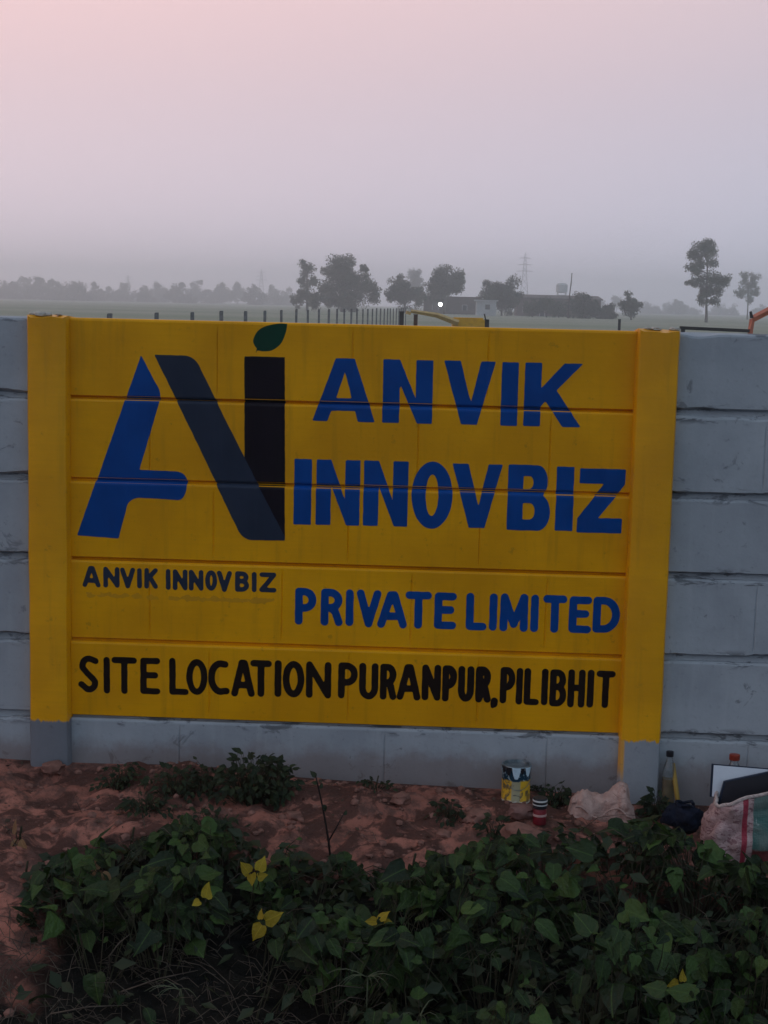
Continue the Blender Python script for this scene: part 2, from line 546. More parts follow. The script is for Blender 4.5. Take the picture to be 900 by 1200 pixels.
for bay in (-2, -1, 1, 2):
    for i in range(6):
        h = ZJ[i] - ZJ[i + 1]
        key = (i, bay % 2)
        if key not in grey_meshes:
            gr = [W * q + (0.0 if i % 2 else 0.16) for q in (0.16, 0.40, 0.64, 0.86)]
            grey_meshes[key] = panel_mesh('grey_panel', W, h, gr, M['panel_grey'] if i < 5 else M['panel_base'], 0.014, 11 + i + 7 * (bay % 2), i == 0)
        o = obj('panel', grey_meshes[key], wall, (bay * BAY, 0.002 + rng.uniform(0, 0.005), ZJ[i + 1]))
def post_mesh(name, mat, zt, zb=-0.45, seed=0, ragged=True):
    """concrete post with chamfered arrises and a rough top; origin on the wall line at z = 0"""
    w, d0, d1, ch = PW / 2, -0.045, 0.095, 0.017
    ring = [(-w, d1), (-w, d0 + ch), (-w + ch * 0.35, d0 + ch * 0.25), (-w + ch, d0), (-0.02, d0), (0.02, d0), (w - ch, d0), (w - ch * 0.35, d0 + ch * 0.25), (w, d0 + ch), (w, d1)]
    zs = lines([(zb, zt - 0.02, 0.06), (zt - 0.02, zt, 0.02)])
    v = []
    for z in zs:
        for j, (x, y) in enumerate(ring):
            n = mnoise.fractal(Vector((x * 9 + seed * 7, y * 9, z * 5)), 0.9, 2.0, 4)
            dz = 0.0
            if ragged and z == zs[-1]:
                dz = 0.016 * mnoise.noise(Vector((x * 30 + seed * 9, y * 22, 2.0)))
            v.append((x + 0.0022 * n, y + 0.0022 * n, z + dz))
    n = len(ring); f = []
    for i in range(len(zs) - 1):
        for j in range(n):
            f.append((i * n + j, i * n + (j + 1) % n, (i + 1) * n + (j + 1) % n, (i + 1) * n + j))
    k = len(v)
    v.append((0.01, 0.02, zt + 0.008)); b = (len(zs) - 1) * n
    f += [(b + j, b + (j + 1) % n, k) for j in range(n)]
    f.append(tuple(reversed(range(n))))
    return mesh_of(name, v, f, mat)
for k in range(-2, 4):
    x = -PW / 2 + k * BAY
    pm = post_mesh('post', M['post_painted'] if k in (0, 1) else M['post_grey'], WT + (-0.005 if k == 0 else (0.003 if k != 1 else -0.004)), seed=k + 3)
    o = obj('post', pm, wall, (x, 0, 0))
    shade_angle(o, 30)
    o['label'] = 'yellow painted concrete post with bare grey foot' if k in (0, 1) else 'bare grey concrete post'
# crumbs of old mortar left on the post heads
def lump(mb, c, r, seed, mi=0, sq=(1, 1, 1)):
    bm = bmesh.new(); bmesh.ops.create_icosphere(bm, subdivisions=2, radius=1.0)
    vs = []
    for v in bm.verts:
        n = 1 + 0.45 * mnoise.noise(v.co * 1.6 + Vector((seed * 3.7, seed, 0)))
        vs.append((c[0] + v.co.x * r * n * sq[0], c[1] + v.co.y * r * n * sq[1], c[2] + v.co.z * r * n * sq[2]))
    fs = [[q.index for q in f.verts] for f in bm.faces]
    bm.free(); mb.add(vs, fs, mi)
M['mortar'] = simple('pale_mortar', (0.52, 0.48, 0.42), (0.36, 0.34, 0.31), 60, 0.9, 0.1, 0.4)
for (px, py, r) in [(48, 367.5, 0.017), (57, 369.5, 0.012), (40, 368.5, 0.011), (70, 369.5, 0.008), (768, 388.5, 0.013), (790, 387.5, 0.013), (758, 390, 0.009)]:
    X, Z = wall_xz(px, py)
    mb = MB(); lump(mb, (0, 0, 0), r, px, 0, (1.7, 1.2, 0.6))
    mb.build('mortar_crumb', M['mortar'], wall, False, (X, -0.01, WT + 0.005))

# ------------------------------------------------------------------ painted lettering (thin paint film that follows the panels)
def sd_poly(P, X, Z):
    P = np.array(P, float); d = np.full(X.shape, 1e9); ins = np.zeros(X.shape, bool)
    n = len(P)
    for i in range(n):
        a, b = P[i], P[(i + 1) % n]
        ex, ez = b - a
        wx, wz = X - a[0], Z - a[1]
        t = np.clip((wx * ex + wz * ez) / (ex * ex + ez * ez + 1e-18), 0, 1)
        d = np.minimum(d, (wx - ex * t) ** 2 + (wz - ez * t) ** 2)
        c = ((a[1] > Z) != (b[1] > Z)) & (X < ex * (Z - a[1]) / (ez if abs(ez) > 1e-12 else 1e-12) + a[0])
        ins ^= c
    d = np.sqrt(d)
    return np.where(ins, -d, d)
def sd_line(pts, r, X, Z):
    d = np.full(X.shape, 1e9)
    for a, b in zip(pts[:-1], pts[1:]):
        ex, ez = b[0] - a[0], b[1] - a[1]
        wx, wz = X - a[0], Z - a[1]
        t = np.clip((wx * ex + wz * ez) / (ex * ex + ez * ez + 1e-18), 0, 1)
        d = np.minimum(d, (wx - ex * t) ** 2 + (wz - ez * t) ** 2)
    return np.sqrt(d) - r
def paint_mesh(name, sdf, x0, x1, z0, z1, mat, proud=0.0009, step=0.0045):
    pad = 0.006
    gx = np.arange(x0 - pad, x1 + pad + step, step)
    gz = np.arange(z0 - pad, z1 + pad + step, step)
    cut = [q + e for row_ in GX for q in row_ for e in (-0.0045, 0.0, 0.0045) if gx[0] < q + e < gx[-1]]
    gx = np.unique(np.round(np.append(gx, cut), 5)); gx = gx[np.concatenate([[True], np.diff(gx) > 0.0002])]
    extra_z = [ZJ[q + 1] + e for q in range(6) for e in (0.05, ZJ[q] - ZJ[q + 1] - 0.055)]
    gz = np.append(gz, [e for e in extra_z if gz[0] < e < gz[-1]])
    extra = []
    for i in range(6):
        for p in PROF_B: extra.append(ZJ[i + 1] + p[0])
        for p in PROF_T: extra.append(ZJ[i + 1] + p[0])
    for e in extra:
        if gz[0] < e < gz[-1]: gz = np.append(gz, e)
    gz = np.unique(np.round(gz, 5)); gz = gz[np.concatenate([[True], np.diff(gz) > 0.0003])]
    X, Z = np.meshgrid(gx, gz)
    S = sdf(X, Z)
    wob = np.zeros_like(S)
    for j in range(0, S.shape[0]):
        for i in range(0, S.shape[1]):
            if abs(S[j, i]) < 0.012:
                wob[j, i] = 0.0011 * mnoise.noise(Vector((X[j, i] * 42, Z[j, i] * 42, 1.7)))
    S = S + wob
    verts = []; faces = []; vi = {}
    def vert(key, x, z):
        if key not in vi:
            dz = 0.0
            for q in range(1, 6):
                if -0.0146 < z - ZJ[q] < -0.0001: dz = proud * 1.3          # lies on the ledge of the panel below
                elif 0.0 <= z - ZJ[q] < 0.0086: dz = -proud * 1.3           # wraps under the edge of the panel above
            vi[key] = len(verts); verts.append((x, wall_y(x, z) - proud, z + dz))
        return vi[key]
    nz, nxx = S.shape
    for j in range(nz - 1):
        for i in range(nxx - 1):
            c = [(i, j), (i + 1, j), (i + 1, j + 1), (i, j + 1)]
            s = [S[b, a] for a, b in c]
            if min(s) >= 0: continue
            poly = []
            for k in range(4):
                a, b = c[k], c[(k + 1) % 4]; sa, sb = s[k], s[(k + 1) % 4]
                if sa < 0: poly.append(vert(a, gx[a[0]], gz[a[1]]))
                if (sa < 0) != (sb < 0):
                    t = sa / (sa - sb)
                    key = (min(a, b), max(a, b))
                    poly.append(vert(key, gx[a[0]] + (gx[b[0]] - gx[a[0]]) * t, gz[a[1]] + (gz[b[1]] - gz[a[1]]) * t))
            if len(poly) >= 3: faces.append(poly)
    me = mesh_of(name, verts, faces, mat, True)
    return me
def arc(cx_, cy_, rx, ry, a0, a1, n=10):
    return [(cx_ + rx * math.cos(math.radians(a0 + (a1 - a0) * i / n)), cy_ + ry * math.sin(math.radians(a0 + (a1 - a0) * i / n))) for i in range(n + 1)]
# brush glyphs: centre lines in a unit box
STROKE = {
 'A': [[(0, 0), (0.42, 1), (0.58, 1), (1, 0)], [(0.2, 0.28), (0.8, 0.28)]],
 'B': [[(0, 0), (0, 1)], [(0, 1), (0.45, 1)] + arc(0.45, 0.77, 0.48, 0.23, 90, -90) + [(0, 0.53)], [(0, 0.53), (0.45, 0.53)] + arc(0.45, 0.265, 0.55, 0.265, 90, -90) + [(0, 0)]],
 'C': [arc(0.62, 0.5, 0.62, 0.5, 75, 285, 16) + [(1, 0.03)], [(0.78, 0.98), (0.92, 0.97)]],
 'D': [[(0, 0), (0, 1)], [(0, 1), (0.35, 1)] + arc(0.35, 0.5, 0.65, 0.5, 90, -90, 16) + [(0, 0)]],
 'E': [[(1, 1), (0, 1), (0, 0), (1, 0)], [(0, 0.53), (0.85, 0.53)]],
 'H': [[(0, 0), (0, 1)], [(1, 0), (1, 1)], [(0, 0.52), (1, 0.52)]],
 'I': [[(0.5, 0), (0.5, 1)]],
 'K': [[(0, 0), (0, 1)], [(1, 1), (0.05, 0.42)], [(0.35, 0.6), (1, 0)]],
 'L': [[(0, 1), (0, 0), (1, 0)]],
 'M': [[(0, 0), (0.02, 1), (0.5, 0.12), (0.98, 1), (1, 0)]],
 'N': [[(0, 0), (0, 1), (1, 0), (1, 1)]],
 'O': [arc(0.5, 0.5, 0.5, 0.5, 0, 360, 28)],
 'P': [[(0, 0), (0, 1)], [(0, 1), (0.4, 1)] + arc(0.4, 0.72, 0.6, 0.28, 90, -90, 12) + [(0, 0.44)]],
 'R': [[(0, 0), (0, 1)], [(0, 1), (0.4, 1)] + arc(0.4, 0.74, 0.56, 0.26, 90, -90, 12) + [(0, 0.48)], [(0.45, 0.48), (0.75, 0.35), (1, 0)]],
 'S': [[(0.98, 0.93)] + arc(0.55, 0.75, 0.42, 0.25, 70, 190, 8) + [(0.45, 0.52), (0.8, 0.36)] + arc(0.55, 0.22, 0.40, 0.22, 10, -110, 10) + [(0.05, 0.16)]],
 'T': [[(0, 1), (1, 1)], [(0.5, 1), (0.5, 0)]],
 'U': [[(0, 1), (0, 0.3)] + arc(0.5, 0.3, 0.5, 0.3, 180, 360, 12) + [(1, 1)]],
 'V': [[(0, 1), (0.5, 0), (1, 1)]],
 'Z': [[(0, 1), (1, 1), (0, 0), (1, 0)]],
}
def brush_letter(ch, box, sw, mat):
    x0, x1, y0, y1 = box
    ym, xm = (y0 + y1) / 2, (x0 + x1) / 2
    X0, X1 = wall_xz(x0, ym)[0], wall_xz(x1, ym)[0]
    Z1, Z0 = wall_xz(xm, y0)[1], wall_xz(xm, y1)[1]
    r = sw / 2 / 322.0
    if ch == ',':
        pts = [(X1 - r, Z1 - r), (X1 - r * 1.1, Z1 - r * 2), (X0 + r, Z0 + r * 0.5)]
        sdf = lambda X, Z: np.minimum(sd_line(pts[:2], r * 1.05, X, Z), sd_line(pts[1:], r * 0.55, X, Z))
    else:
        ax, az = X0 + r, Z0 + r; bx, bz = X1 - r, Z1 - r
        st = [[(ax + p[0] * (bx - ax), az + p[1] * (bz - az)) for p in s] for s in STROKE[ch]]
        def sdf(X, Z):
            d = np.full(X.shape, 1e9)
            for s in st: d = np.minimum(d, sd_line(s, r, X, Z))
            return d
    obj('letter', paint_mesh('letter', sdf, X0, X1, Z0, Z1, mat), wall)
def line_of(text, ox, oy, s, boxes, sw, mat):
    for ch, (a, b, c, d) in zip(text, boxes):
        brush_letter(ch, (ox + a / s, ox + b / s, oy + c / s, oy + d / s), sw, mat)
# lettering that was wiped out and painted over, left as a faint smudge under the small line
M['smudge'] = m_paint('wiped_paint', (0.68, 0.315, 0.014), (0.60, 0.28, 0.018))
for (a, b, c, d_) in [(100, 186, 694, 703), (196, 322, 697, 708)]:
    X0, Z1 = wall_xz(a, c); X1, Z0 = wall_xz(b, d_)
    def smudge_sdf(X, Z):
        q = np.maximum(np.maximum(X0 - X, X - X1), np.maximum(Z0 - Z, Z - Z1))
        n = np.array([[mnoise.fractal(Vector((x * 38, z * 60, 3.0)), 0.9, 2.0, 3) for x, z in zip(r1, r2)] for r1, r2 in zip(X, Z)])
        return q + 0.012 * n + 0.004
    o = obj('wiped_lettering', paint_mesh('wiped_lettering', smudge_sdf, X0 - 0.01, X1 + 0.01, Z0 - 0.01, Z1 + 0.01, M['smudge'], 0.0005), wall)
    o['label'] = 'faint smudge of wiped out lettering'
line_of('ANVIKINNOVBIZ', 85, 655, 3.6, [(42, 118, 30, 120), (130, 198, 33, 121), (201, 264, 36, 124), (268, 297, 38, 124), (303, 360, 38, 126), (391, 416, 42, 130), (423, 485, 44, 132), (491, 552, 46, 134), (560, 610, 48, 134), (609, 672, 50, 139), (686, 745, 52, 139), (754, 779, 55, 140), (788, 860, 57, 141)], 5.6, M['slate'])
line_of('PRIVATE', 335, 680, 4.5, [(48, 160, 40, 236), (184, 300, 45, 242), (315, 357, 48, 243), (372, 502, 50, 250), (483, 640, 57, 254), (630, 768, 60, 257), (783, 900, 65, 259)], 9.3, M['blue'])
line_of('LIMITED', 535, 680, 4.5, [(50, 160, 67, 265), (172, 216, 70, 268), (229, 378, 70, 272), (389, 435, 75, 275), (455, 582, 79, 278), (593, 712, 85, 280), (720, 862, 88, 279)], 9.3, M['blue'])
line_of('SITELO', 85, 760, 5.625, [(32, 174, 45, 290), (203, 248, 54, 298), (258, 425, 56, 300), (447, 578, 60, 302), (638, 766, 62, 306), (750, 890, 68, 306)], 7.7, M['brownblack'])
line_of('CATION', 235, 760, 5.625, [(50, 192, 75, 306), (203, 358, 72, 318), (328, 470, 75, 320), (486, 536, 75, 320), (542, 685, 80, 322), (695, 862, 84, 328)], 8.2, M['brownblack'])
line_of('PURANPUR,', 390, 765, 4.5, [(28, 132, 50, 242), (139, 240, 52, 246), (249, 337, 57, 248), (338, 464, 58, 250), (470, 570, 60, 252), (577, 655, 65, 258), (660, 745, 68, 258), (753, 835, 70, 263), (825, 870, 236, 292)], 8.2, M['brownblack'])
line_of('PILIBHIT', 570, 765, 5.625, [(90, 190, 92, 335), (195, 240, 97, 341), (247, 350, 100, 345), (362, 406, 103, 347), (417, 528, 107, 354), (536, 650, 108, 361), (664, 708, 110, 362), (722, 848, 117, 365)], 7.9, M['brownblack'])

def rbox(x0, x1, z0, z1, r, n=6):
    r = min(r, (x1 - x0) / 2, (z1 - z0) / 2)
    return (arc(x1 - r, z1 - r, r, r, 90, 0, n) + arc(x1 - r, z0 + r, r, r, 0, -90, n) + [(x0, z0), (x0, z1)])
BLOCK = {
 'A': ([[(0, 0), (0.36, 1), (0.66, 1), (1, 0), (0.73, 0), (0.68, 0.17), (0.30, 0.17), (0.24, 0)]], [[(0.51, 0.80), (0.375, 0.37), (0.625, 0.37)]]),
 'N': ([[(0, 0), (0, 1), (0.33, 1), (0.66, 0.40), (0.66, 1), (1, 1), (1, 0), (0.70, 0), (0.34, 0.62), (0.34, 0)]], []),
 'V': ([[(0, 1), (0.32, 1), (0.54, 0.34), (0.72, 1), (1, 1), (0.67, 0), (0.36, 0)]], []),
 'I': ([[(0, 0), (0, 1), (1, 1), (1, 0)]], []),
 'K': ([[(0, 0), (0, 1), (0.29, 1), (0.29, 0.60), (0.68, 1), (1, 1), (0.56, 0.57), (1, 0), (0.68, 0), (0.37, 0.40), (0.29, 0.31), (0.29, 0)]], []),
 'O': ([arc(0.5, 0.5, 0.5, 0.5, 0, 360, 40)[:-1]], [arc(0.5, 0.5, 0.155, 0.31, 0, 360, 30)[:-1]]),
 'B': ([rbox(0, 0.93, 0.5, 1, 0.28), rbox(0, 1.0, 0, 0.56, 0.30)], [rbox(0.36, 0.60, 0.63, 0.83, 0.1), rbox(0.36, 0.64, 0.17, 0.42, 0.12)]),
 'Z': ([[(0.03, 1), (1, 1), (1, 0.76), (0.45, 0.235), (0.96, 0.235), (0.96, 0), (0, 0), (0, 0.22), (0.55, 0.765), (0.03, 0.765)]], []),
}
def block_letter(ch, box, mat):
    x0, x1, y0, y1 = box
    ym, xm = (y0 + y1) / 2, (x0 + x1) / 2
    X0, X1 = wall_xz(x0, ym)[0], wall_xz(x1, ym)[0]
    Z1, Z0 = wall_xz(xm, y0)[1], wall_xz(xm, y1)[1]
    pos, neg = BLOCK[ch]
    mp = lambda P: [(X0 + p[0] * (X1 - X0), Z0 + p[1] * (Z1 - Z0)) for p in P]
    def sdf(X, Z):
        d = np.full(X.shape, 1e9)
        for P in pos: d = np.minimum(d, sd_poly(mp(P), X, Z))
        for P in neg: d = np.maximum(d, -sd_poly(mp(P), X, Z))
        return d
    obj('letter', paint_mesh('letter', sdf, X0, X1, Z0, Z1, mat), wall)
for ch, bx in zip('ANVIK', [(366.5, 440, 420, 494), (448.6, 507, 421.6, 496), (519.5, 580, 423, 497.5), (587.5, 607, 424.5, 499), (614.4, 682, 425.5, 500)]):
    block_letter(ch, bx, M['blue'])
for ch, bx in zip('INNOVBIZ', [(344.5, 365, 538, 614.7), (370.4, 421.7, 539, 615.5), (426, 478, 540.4, 616.5), (482.3, 530.3, 541, 619.6), (529.3, 588, 544, 618.6), (594.8, 645, 545, 621.6), (651.5, 672, 547, 622), (677, 732, 549.5, 624.5)]):
    block_letter(ch, bx, M['blue'])
# the emblem, from the 900 px enlargement of the photograph at (80, 370), 3.333x
def emblem(name, pts, mat, proud, label):
    P = [wall_xz(80 + a / 3.3333, 370 + b / 3.3333) for a, b in pts]
    xs_ = [p[0] for p in P]; zs_ = [p[1] for p in P]
    o = obj(name, paint_mesh(name, lambda X, Z: sd_poly(P, X, Z), min(xs_), max(xs_), min(zs_), max(zs_), mat, proud), wall)
    o['label'] = label
def bez(a, b, c, n=8):
    return [((1 - t) ** 2 * a[0] + 2 * t * (1 - t) * b[0] + t * t * c[0], (1 - t) ** 2 * a[1] + 2 * t * (1 - t) * b[1] + t * t * c[1]) for t in [i / n for i in range(n + 1)]]
emblem('emblem_stroke', [(284, 154), (340, 262)] + bez((340, 262), (366, 300), (355, 340)) + [(276, 603), (415, 608)] + bez((415, 608), (466, 612), (464, 660)) + bez((464, 660), (462, 716), (430, 719)) + [(280, 710)] + bez((280, 710), (238, 712), (228, 750)) + [(196, 870), (34, 858)], M['blue'], 0.0008, 'blue stroke of the painted emblem')
emblem('emblem_stroke', [(688, 158), (846, 162), (846, 878), (800, 820), (688, 560)], M['black'], 0.0008, 'black upright of the painted emblem')
emblem('emblem_stroke', [(336, 152), (462, 156)] + bez((462, 156), (500, 162), (520, 215)) + [(690, 560), (846, 862), (846, 878), (712, 876)] + bez((712, 876), (680, 872), (662, 834)) + [(490, 470)], M['slate'], 0.0017, 'slate diagonal of the painted emblem')
emblem('emblem_leaf', bez((857, 31), (732, 26), (722, 100), 14) + bez((722, 100), (726, 118), (737, 127)) + [(733, 145), (741, 133)] + bez((745, 136), (838, 158), (857, 31), 14), M['leafgreen'], 0.0008, 'dark green leaf of the painted emblem')

# ------------------------------------------------------------------ things left at the foot of the wall
def tin_wob(an, z): return 0.012 * math.sin(3 * an + z * 40)
M['tin_print'] = None
def m_tin():
    t = NT('paint_tin_print')
    v = t.coord('Object'); s = t.sep(v)
    ang = t.math('ARCTAN2', s['X'], t.math('MULTIPLY', s['Y'], -1.0))
    n = t.noise(v, 38, 4, 0.6, 1.0)
    up = t.math('ADD', s['Z'], t.math('MULTIPLY', t.math('SUBTRACT', n, 0.5), 0.03))
    col = t.mix(t.rng(n, 0.45, 0.6), (0.78, 0.46, 0.03), (0.62, 0.34, 0.03))
    col = t.mix(t.math('MULTIPLY', t.rng(t.math('ABSOLUTE', t.math('ADD', ang, 0.15)), 0.26, 0.36, 1, 0), 0.75), col, (0.28, 0.34, 0.30))   # pale label panel
    col = t.mix(t.rng(n, 0.56, 0.62, 0, 0.85), col, (0.10, 0.09, 0.06))
    band = t.rng(up, 0.083, 0.090)
    col = t.mix(band, col, (0.012, 0.05, 0.085))
    n2 = t.noise(v, 55, 3, 0.6, 1.2)
    col = t.mix(t.math('MULTIPLY', band, t.rng(n2, 0.55, 0.61)), col, (0.42, 0.58, 0.66))
    foot = t.rng(up, 0.008, 0.014, 1, 0)
    col = t.mix(foot, col, (0.60, 0.54, 0.48))
    return t.finish(col, 0.4, 0.4)
M['tin_print'] = m_tin()
M['tin_metal'] = simple('scuffed_tin', (0.30, 0.35, 0.38), (0.16, 0.19, 0.21), 40, 0.35, 0.5, 0.1, 0.002, 0.8)
M['pale_blue_paint'] = simple('pale_blue_wet_paint', (0.60, 0.74, 0.82), (0.46, 0.60, 0.70), 50, 0.3, 0.5, 0.1)
M['black_plastic'] = simple('black_plastic', (0.012, 0.012, 0.016), (0.02, 0.02, 0.025), 30, 0.4, 0.4, 0.1)

p = hit(604, 938)
tin = empty('paint_tin', (p[0], p[1], ground(p[0], p[1]) - 0.004), 0.1)
tag(tin, 'small yellow paint tin with blue and white drips at its rim, by the wall', 'paint tin')
mb = MB()
mb.lathe([(0.050, 0.0), (0.0545, 0.002), (0.0545, 0.006), (0.0525, 0.009), (0.0525, 0.128), (0.0545, 0.131), (0.0545, 0.137), (0.050, 0.139), (0.047, 0.134), (0.0455, 0.112)], 28, wob=tin_wob)
shade_angle(mb.build('body', M['tin_print'], tin))
mb = MB(); mb.lathe([(0.0545, 0.128), (0.0562, 0.131), (0.0562, 0.138), (0.0535, 0.1415), (0.0475, 0.1415), (0.0470, 0.134)], 28, wob=tin_wob)
shade_angle(mb.build('rim', M['tin_metal'], tin))
for k, (a, w_, l_) in enumerate([(-2.25, 0.012, 0.030), (-1.72, 0.016, 0.042), (-1.30, 0.010, 0.022), (-0.85, 0.014, 0.034), (-2.7, 0.012, 0.025)]):
    mb = MB()
    ca, sa = math.cos(a), math.sin(a)
    for q in range(4):
        zz = 0.140 - l_ * q / 3; hw = w_ * (1.0, 0.9, 0.7, 0.35)[q]
        for t_ in (-1, 0, 1):
            rr = 0.0578 if t_ == 0 else 0.0552
            mb.v.append((rr * ca - t_ * hw * sa, rr * sa + t_ * hw * ca, zz))
    for q in range(3):
        for t_ in range(2):
            b = q * 3 + t_; mb.f.append((b, b + 1, b + 4, b + 3)); mb.m.append(0)
    mb.build('paint_drip', M['pale_blue_paint'] if k % 2 else M['black_plastic'], tin, True)
mb = MB()
mb.tube([(0.057 * math.cos(t_), -0.004 + 0.012 * math.sin(t_ * 2) - 0.02, 0.132 - 0.075 * abs(math.sin(t_))) for t_ in [math.pi * i / 14 for i in range(15)]], 0.0012, 5)
# the wire bail hangs down in front of the tin
mb.v = [(x, -0.0585 * math.sqrt(max(0.0, 1 - (x / 0.0585) ** 2)) - 0.001 + (y + 0.024) * 0.05, z) for x, y, z in mb.v]
mb.build('bail_handle', M['tin_metal'], tin, True)

# the little red pot beside the tin
M['red_label'] = simple('dark_red_print', (0.22, 0.012, 0.022), (0.12, 0.008, 0.014), 30, 0.4, 0.4)
M['white_plastic'] = simple('white_plastic', (0.70, 0.70, 0.68), (0.55, 0.55, 0.54), 30, 0.4, 0.4)
M['skin_cream'] = simple('pinkish_print', (0.62, 0.40, 0.36), (0.50, 0.30, 0.28), 60, 0.5, 0.3)
p = hit(632, 964)
pot = empty('paint_pot', (p[0], p[1], ground(p[0], p[1]) - 0.004), 0.2)
tag(pot, 'small dark red pot with a black and white striped lid, beside the paint tin', 'paint pot')
mb = MB(); mb.lathe([(0.021, 0), (0.0235, 0.002), (0.0235, 0.052), (0.021, 0.056), (0.021, 0.062)], 20); shade_angle(mb.build('body', M['red_label'], pot))
mb = MB(); mb.lathe([(0.0242, 0.030), (0.0245, 0.031), (0.0245, 0.037), (0.0242, 0.038)], 20); shade_angle(mb.build('label_band', M['skin_cream'], pot))
mb = MB(); mb.lathe([(0.024, 0.058), (0.0255, 0.060), (0.0255, 0.092), (0.023, 0.095)], 20); shade_angle(mb.build('lid', M['black_plastic'], pot))
for (za, zb_) in ((0.070, 0.074), (0.083, 0.089)):
    mb = MB(); mb.lathe([(0.0257, za), (0.0261, za + 0.0005), (0.0261, zb_ - 0.0005), (0.0257, zb_)], 20); shade_angle(mb.build('lid_stripe', M['white_plastic'], pot))

# a broken brick between tin and pot
M['brick'] = simple('worn_brick', (0.26, 0.135, 0.115), (0.17, 0.09, 0.08), 30, 0.9, 0.1, 0.6, 0.006)
def rock(name, px, py, size, seed, mat, label, cat, rz=0.0, sub=3, amp=0.35, group=None, sink=0.25):
    p = hit(px, py)
    bm = bmesh.new(); bmesh.ops.create_icosphere(bm, subdivisions=sub, radius=1.0)
    for v in bm.verts:
        c = v.co.copy(); m = max(abs(c.x), abs(c.y), abs(c.z))
        c = c.lerp(c / m, 0.45)
        n = mnoise.fractal(c * 1.3 + Vector((seed * 5.1, 0, seed)), 1.0, 2.0, 4)
        c *= (1 + amp * n)
        v.co = (c.x * size[0], c.y * size[1], c.z * size[2] + size[2] * (1 - sink))
    me = bpy.data.meshes.new(name); bm.to_mesh(me); bm.free(); me.materials.append(mat)
    o = obj(name, me, None, (p[0], p[1], ground(p[0], p[1]))); o.rotation_euler = (0, 0, rz)
    shade_angle(o, 40)
    tag(o, label, cat, group)
    return o
rock('broken_brick', 611, 957, (0.046, 0.035, 0.024), 3, M['brick'], 'broken reddish brick lying between the paint tin and the red pot', 'brick', 0.2)
M['stone'] = simple('soil_stone', (0.29, 0.140, 0.110), (0.17, 0.085, 0.068), 25, 0.95, 0.1, 0.6, 0.006)
for k, (px, py, sx, lab) in enumerate([
    (62, 905, 0.040, 'pale stone against the foot of the left yellow post'),
    (560, 962, 0.045, 'rounded soil clod left of the broken brick'),
    (520, 982, 0.030, 'small soil clod at the edge of the vines near the middle'),
    (610, 990, 0.075, 'broad soil clod just in front of the red pot'),
    (455, 1003, 0.020, 'pale pebble at the vine edge under the bare twig'),
    (345, 960, 0.030, 'clod of red soil right of the weedy shrub'),
    (470, 940, 0.036, 'clod of red soil on the heap at the middle of the wall')]):
    rock('stone' if k in (0, 4) else 'soil_clod', px, py, (sx, sx * 0.8, sx * 0.55), 11 + k, M['stone'], lab, 'stone' if k in (0, 4) else 'clod', k * 0.7, sink=0.45)

# crumpled sacks
def cloth_mat(name, a, b, scale=30, fold=7.0):
    t = NT(name)
    v = t.coord('Object')
    n = t.noise(v, scale, 5, 0.6); f = t.noise(v, fold, 4, 0.6, 1.5)
    col = t.mix(t.rng(n, 0.3, 0.7), a, b)
    t.bump(f, 0.9, 0.03)
    return t.finish(col, 0.85, 0.15)
M['sackcloth'] = cloth_mat('pinkish_brown_sackcloth', (0.56, 0.37, 0.32), (0.42, 0.265, 0.23), 40, 16)
p = hit(706, 962)
def crumple(name, cols, rows, fn, mat, parent=None, thick=0.003):
    v = [fn(i / (cols - 1), j / (rows - 1)) for j in range(rows) for i in range(cols)]
    f = [(j * cols + i, j * cols + i + 1, (j + 1) * cols + i + 1, (j + 1) * cols + i) for j in range(rows - 1) for i in range(cols - 1)]
    o = obj(name, mesh_of(name, v, f, mat, True), parent)
    md = o.modifiers.new('thickness', 'SOLIDIFY'); md.thickness = thick
    return o
# outline of the sack heap in the photo: low hump left, peak on the right
TOP = [(0.0, 0.02), (0.06, 0.085), (0.2, 0.108), (0.35, 0.095), (0.5, 0.098), (0.62, 0.115), (0.74, 0.135), (0.82, 0.147), (0.88, 0.105), (0.95, 0.06), (1.0, 0.01)]
def sack_fn(u, w):
    x = (u - 0.5) * 0.245
    top = float(np.interp(u, [a for a, b in TOP], [b for a, b in TOP]))
    th = w * math.pi
    y = -math.cos(th) * (0.075 + 0.02 * math.sin(u * 9)) * (0.55 + 0.45 * math.sin(u * math.pi))
    z = top * math.sin(th) ** 0.7
    q = Vector((x * 22, y * 22, z * 22))
    n = mnoise.fractal(q, 0.8, 2.0, 4)
    cr = abs(mnoise.noise(q * 0.6 + Vector((3, 1, 7))))
    return (x + 0.006 * n, y - 0.034 * (0.35 - min(cr, 0.35)) + 0.010 * n, max(-0.03, z * (1 + 0.10 * n) - 0.02 * (0.3 - min(cr, 0.3)) - 0.014))
s = empty('cloth_sack', (p[0], p[1] + 0.06, ground(p[0], p[1]) + 0.0))
tag(s, 'crumpled pinkish brown cloth sack slumped at the foot of the right yellow post', 'sack')
crumple('cloth', 60, 36, sack_fn, M['sackcloth'], s)
mb = MB(); mb.tube([(-0.10 + 0.2 * i / 12, -0.078 + 0.004 * math.sin(i * 2.1), 0.035 + 0.02 * math.sin(i * 0.8 + 1)) for i in range(13)], 0.0035, 5)
mb.build('seam', M['sackcloth'], s, True)

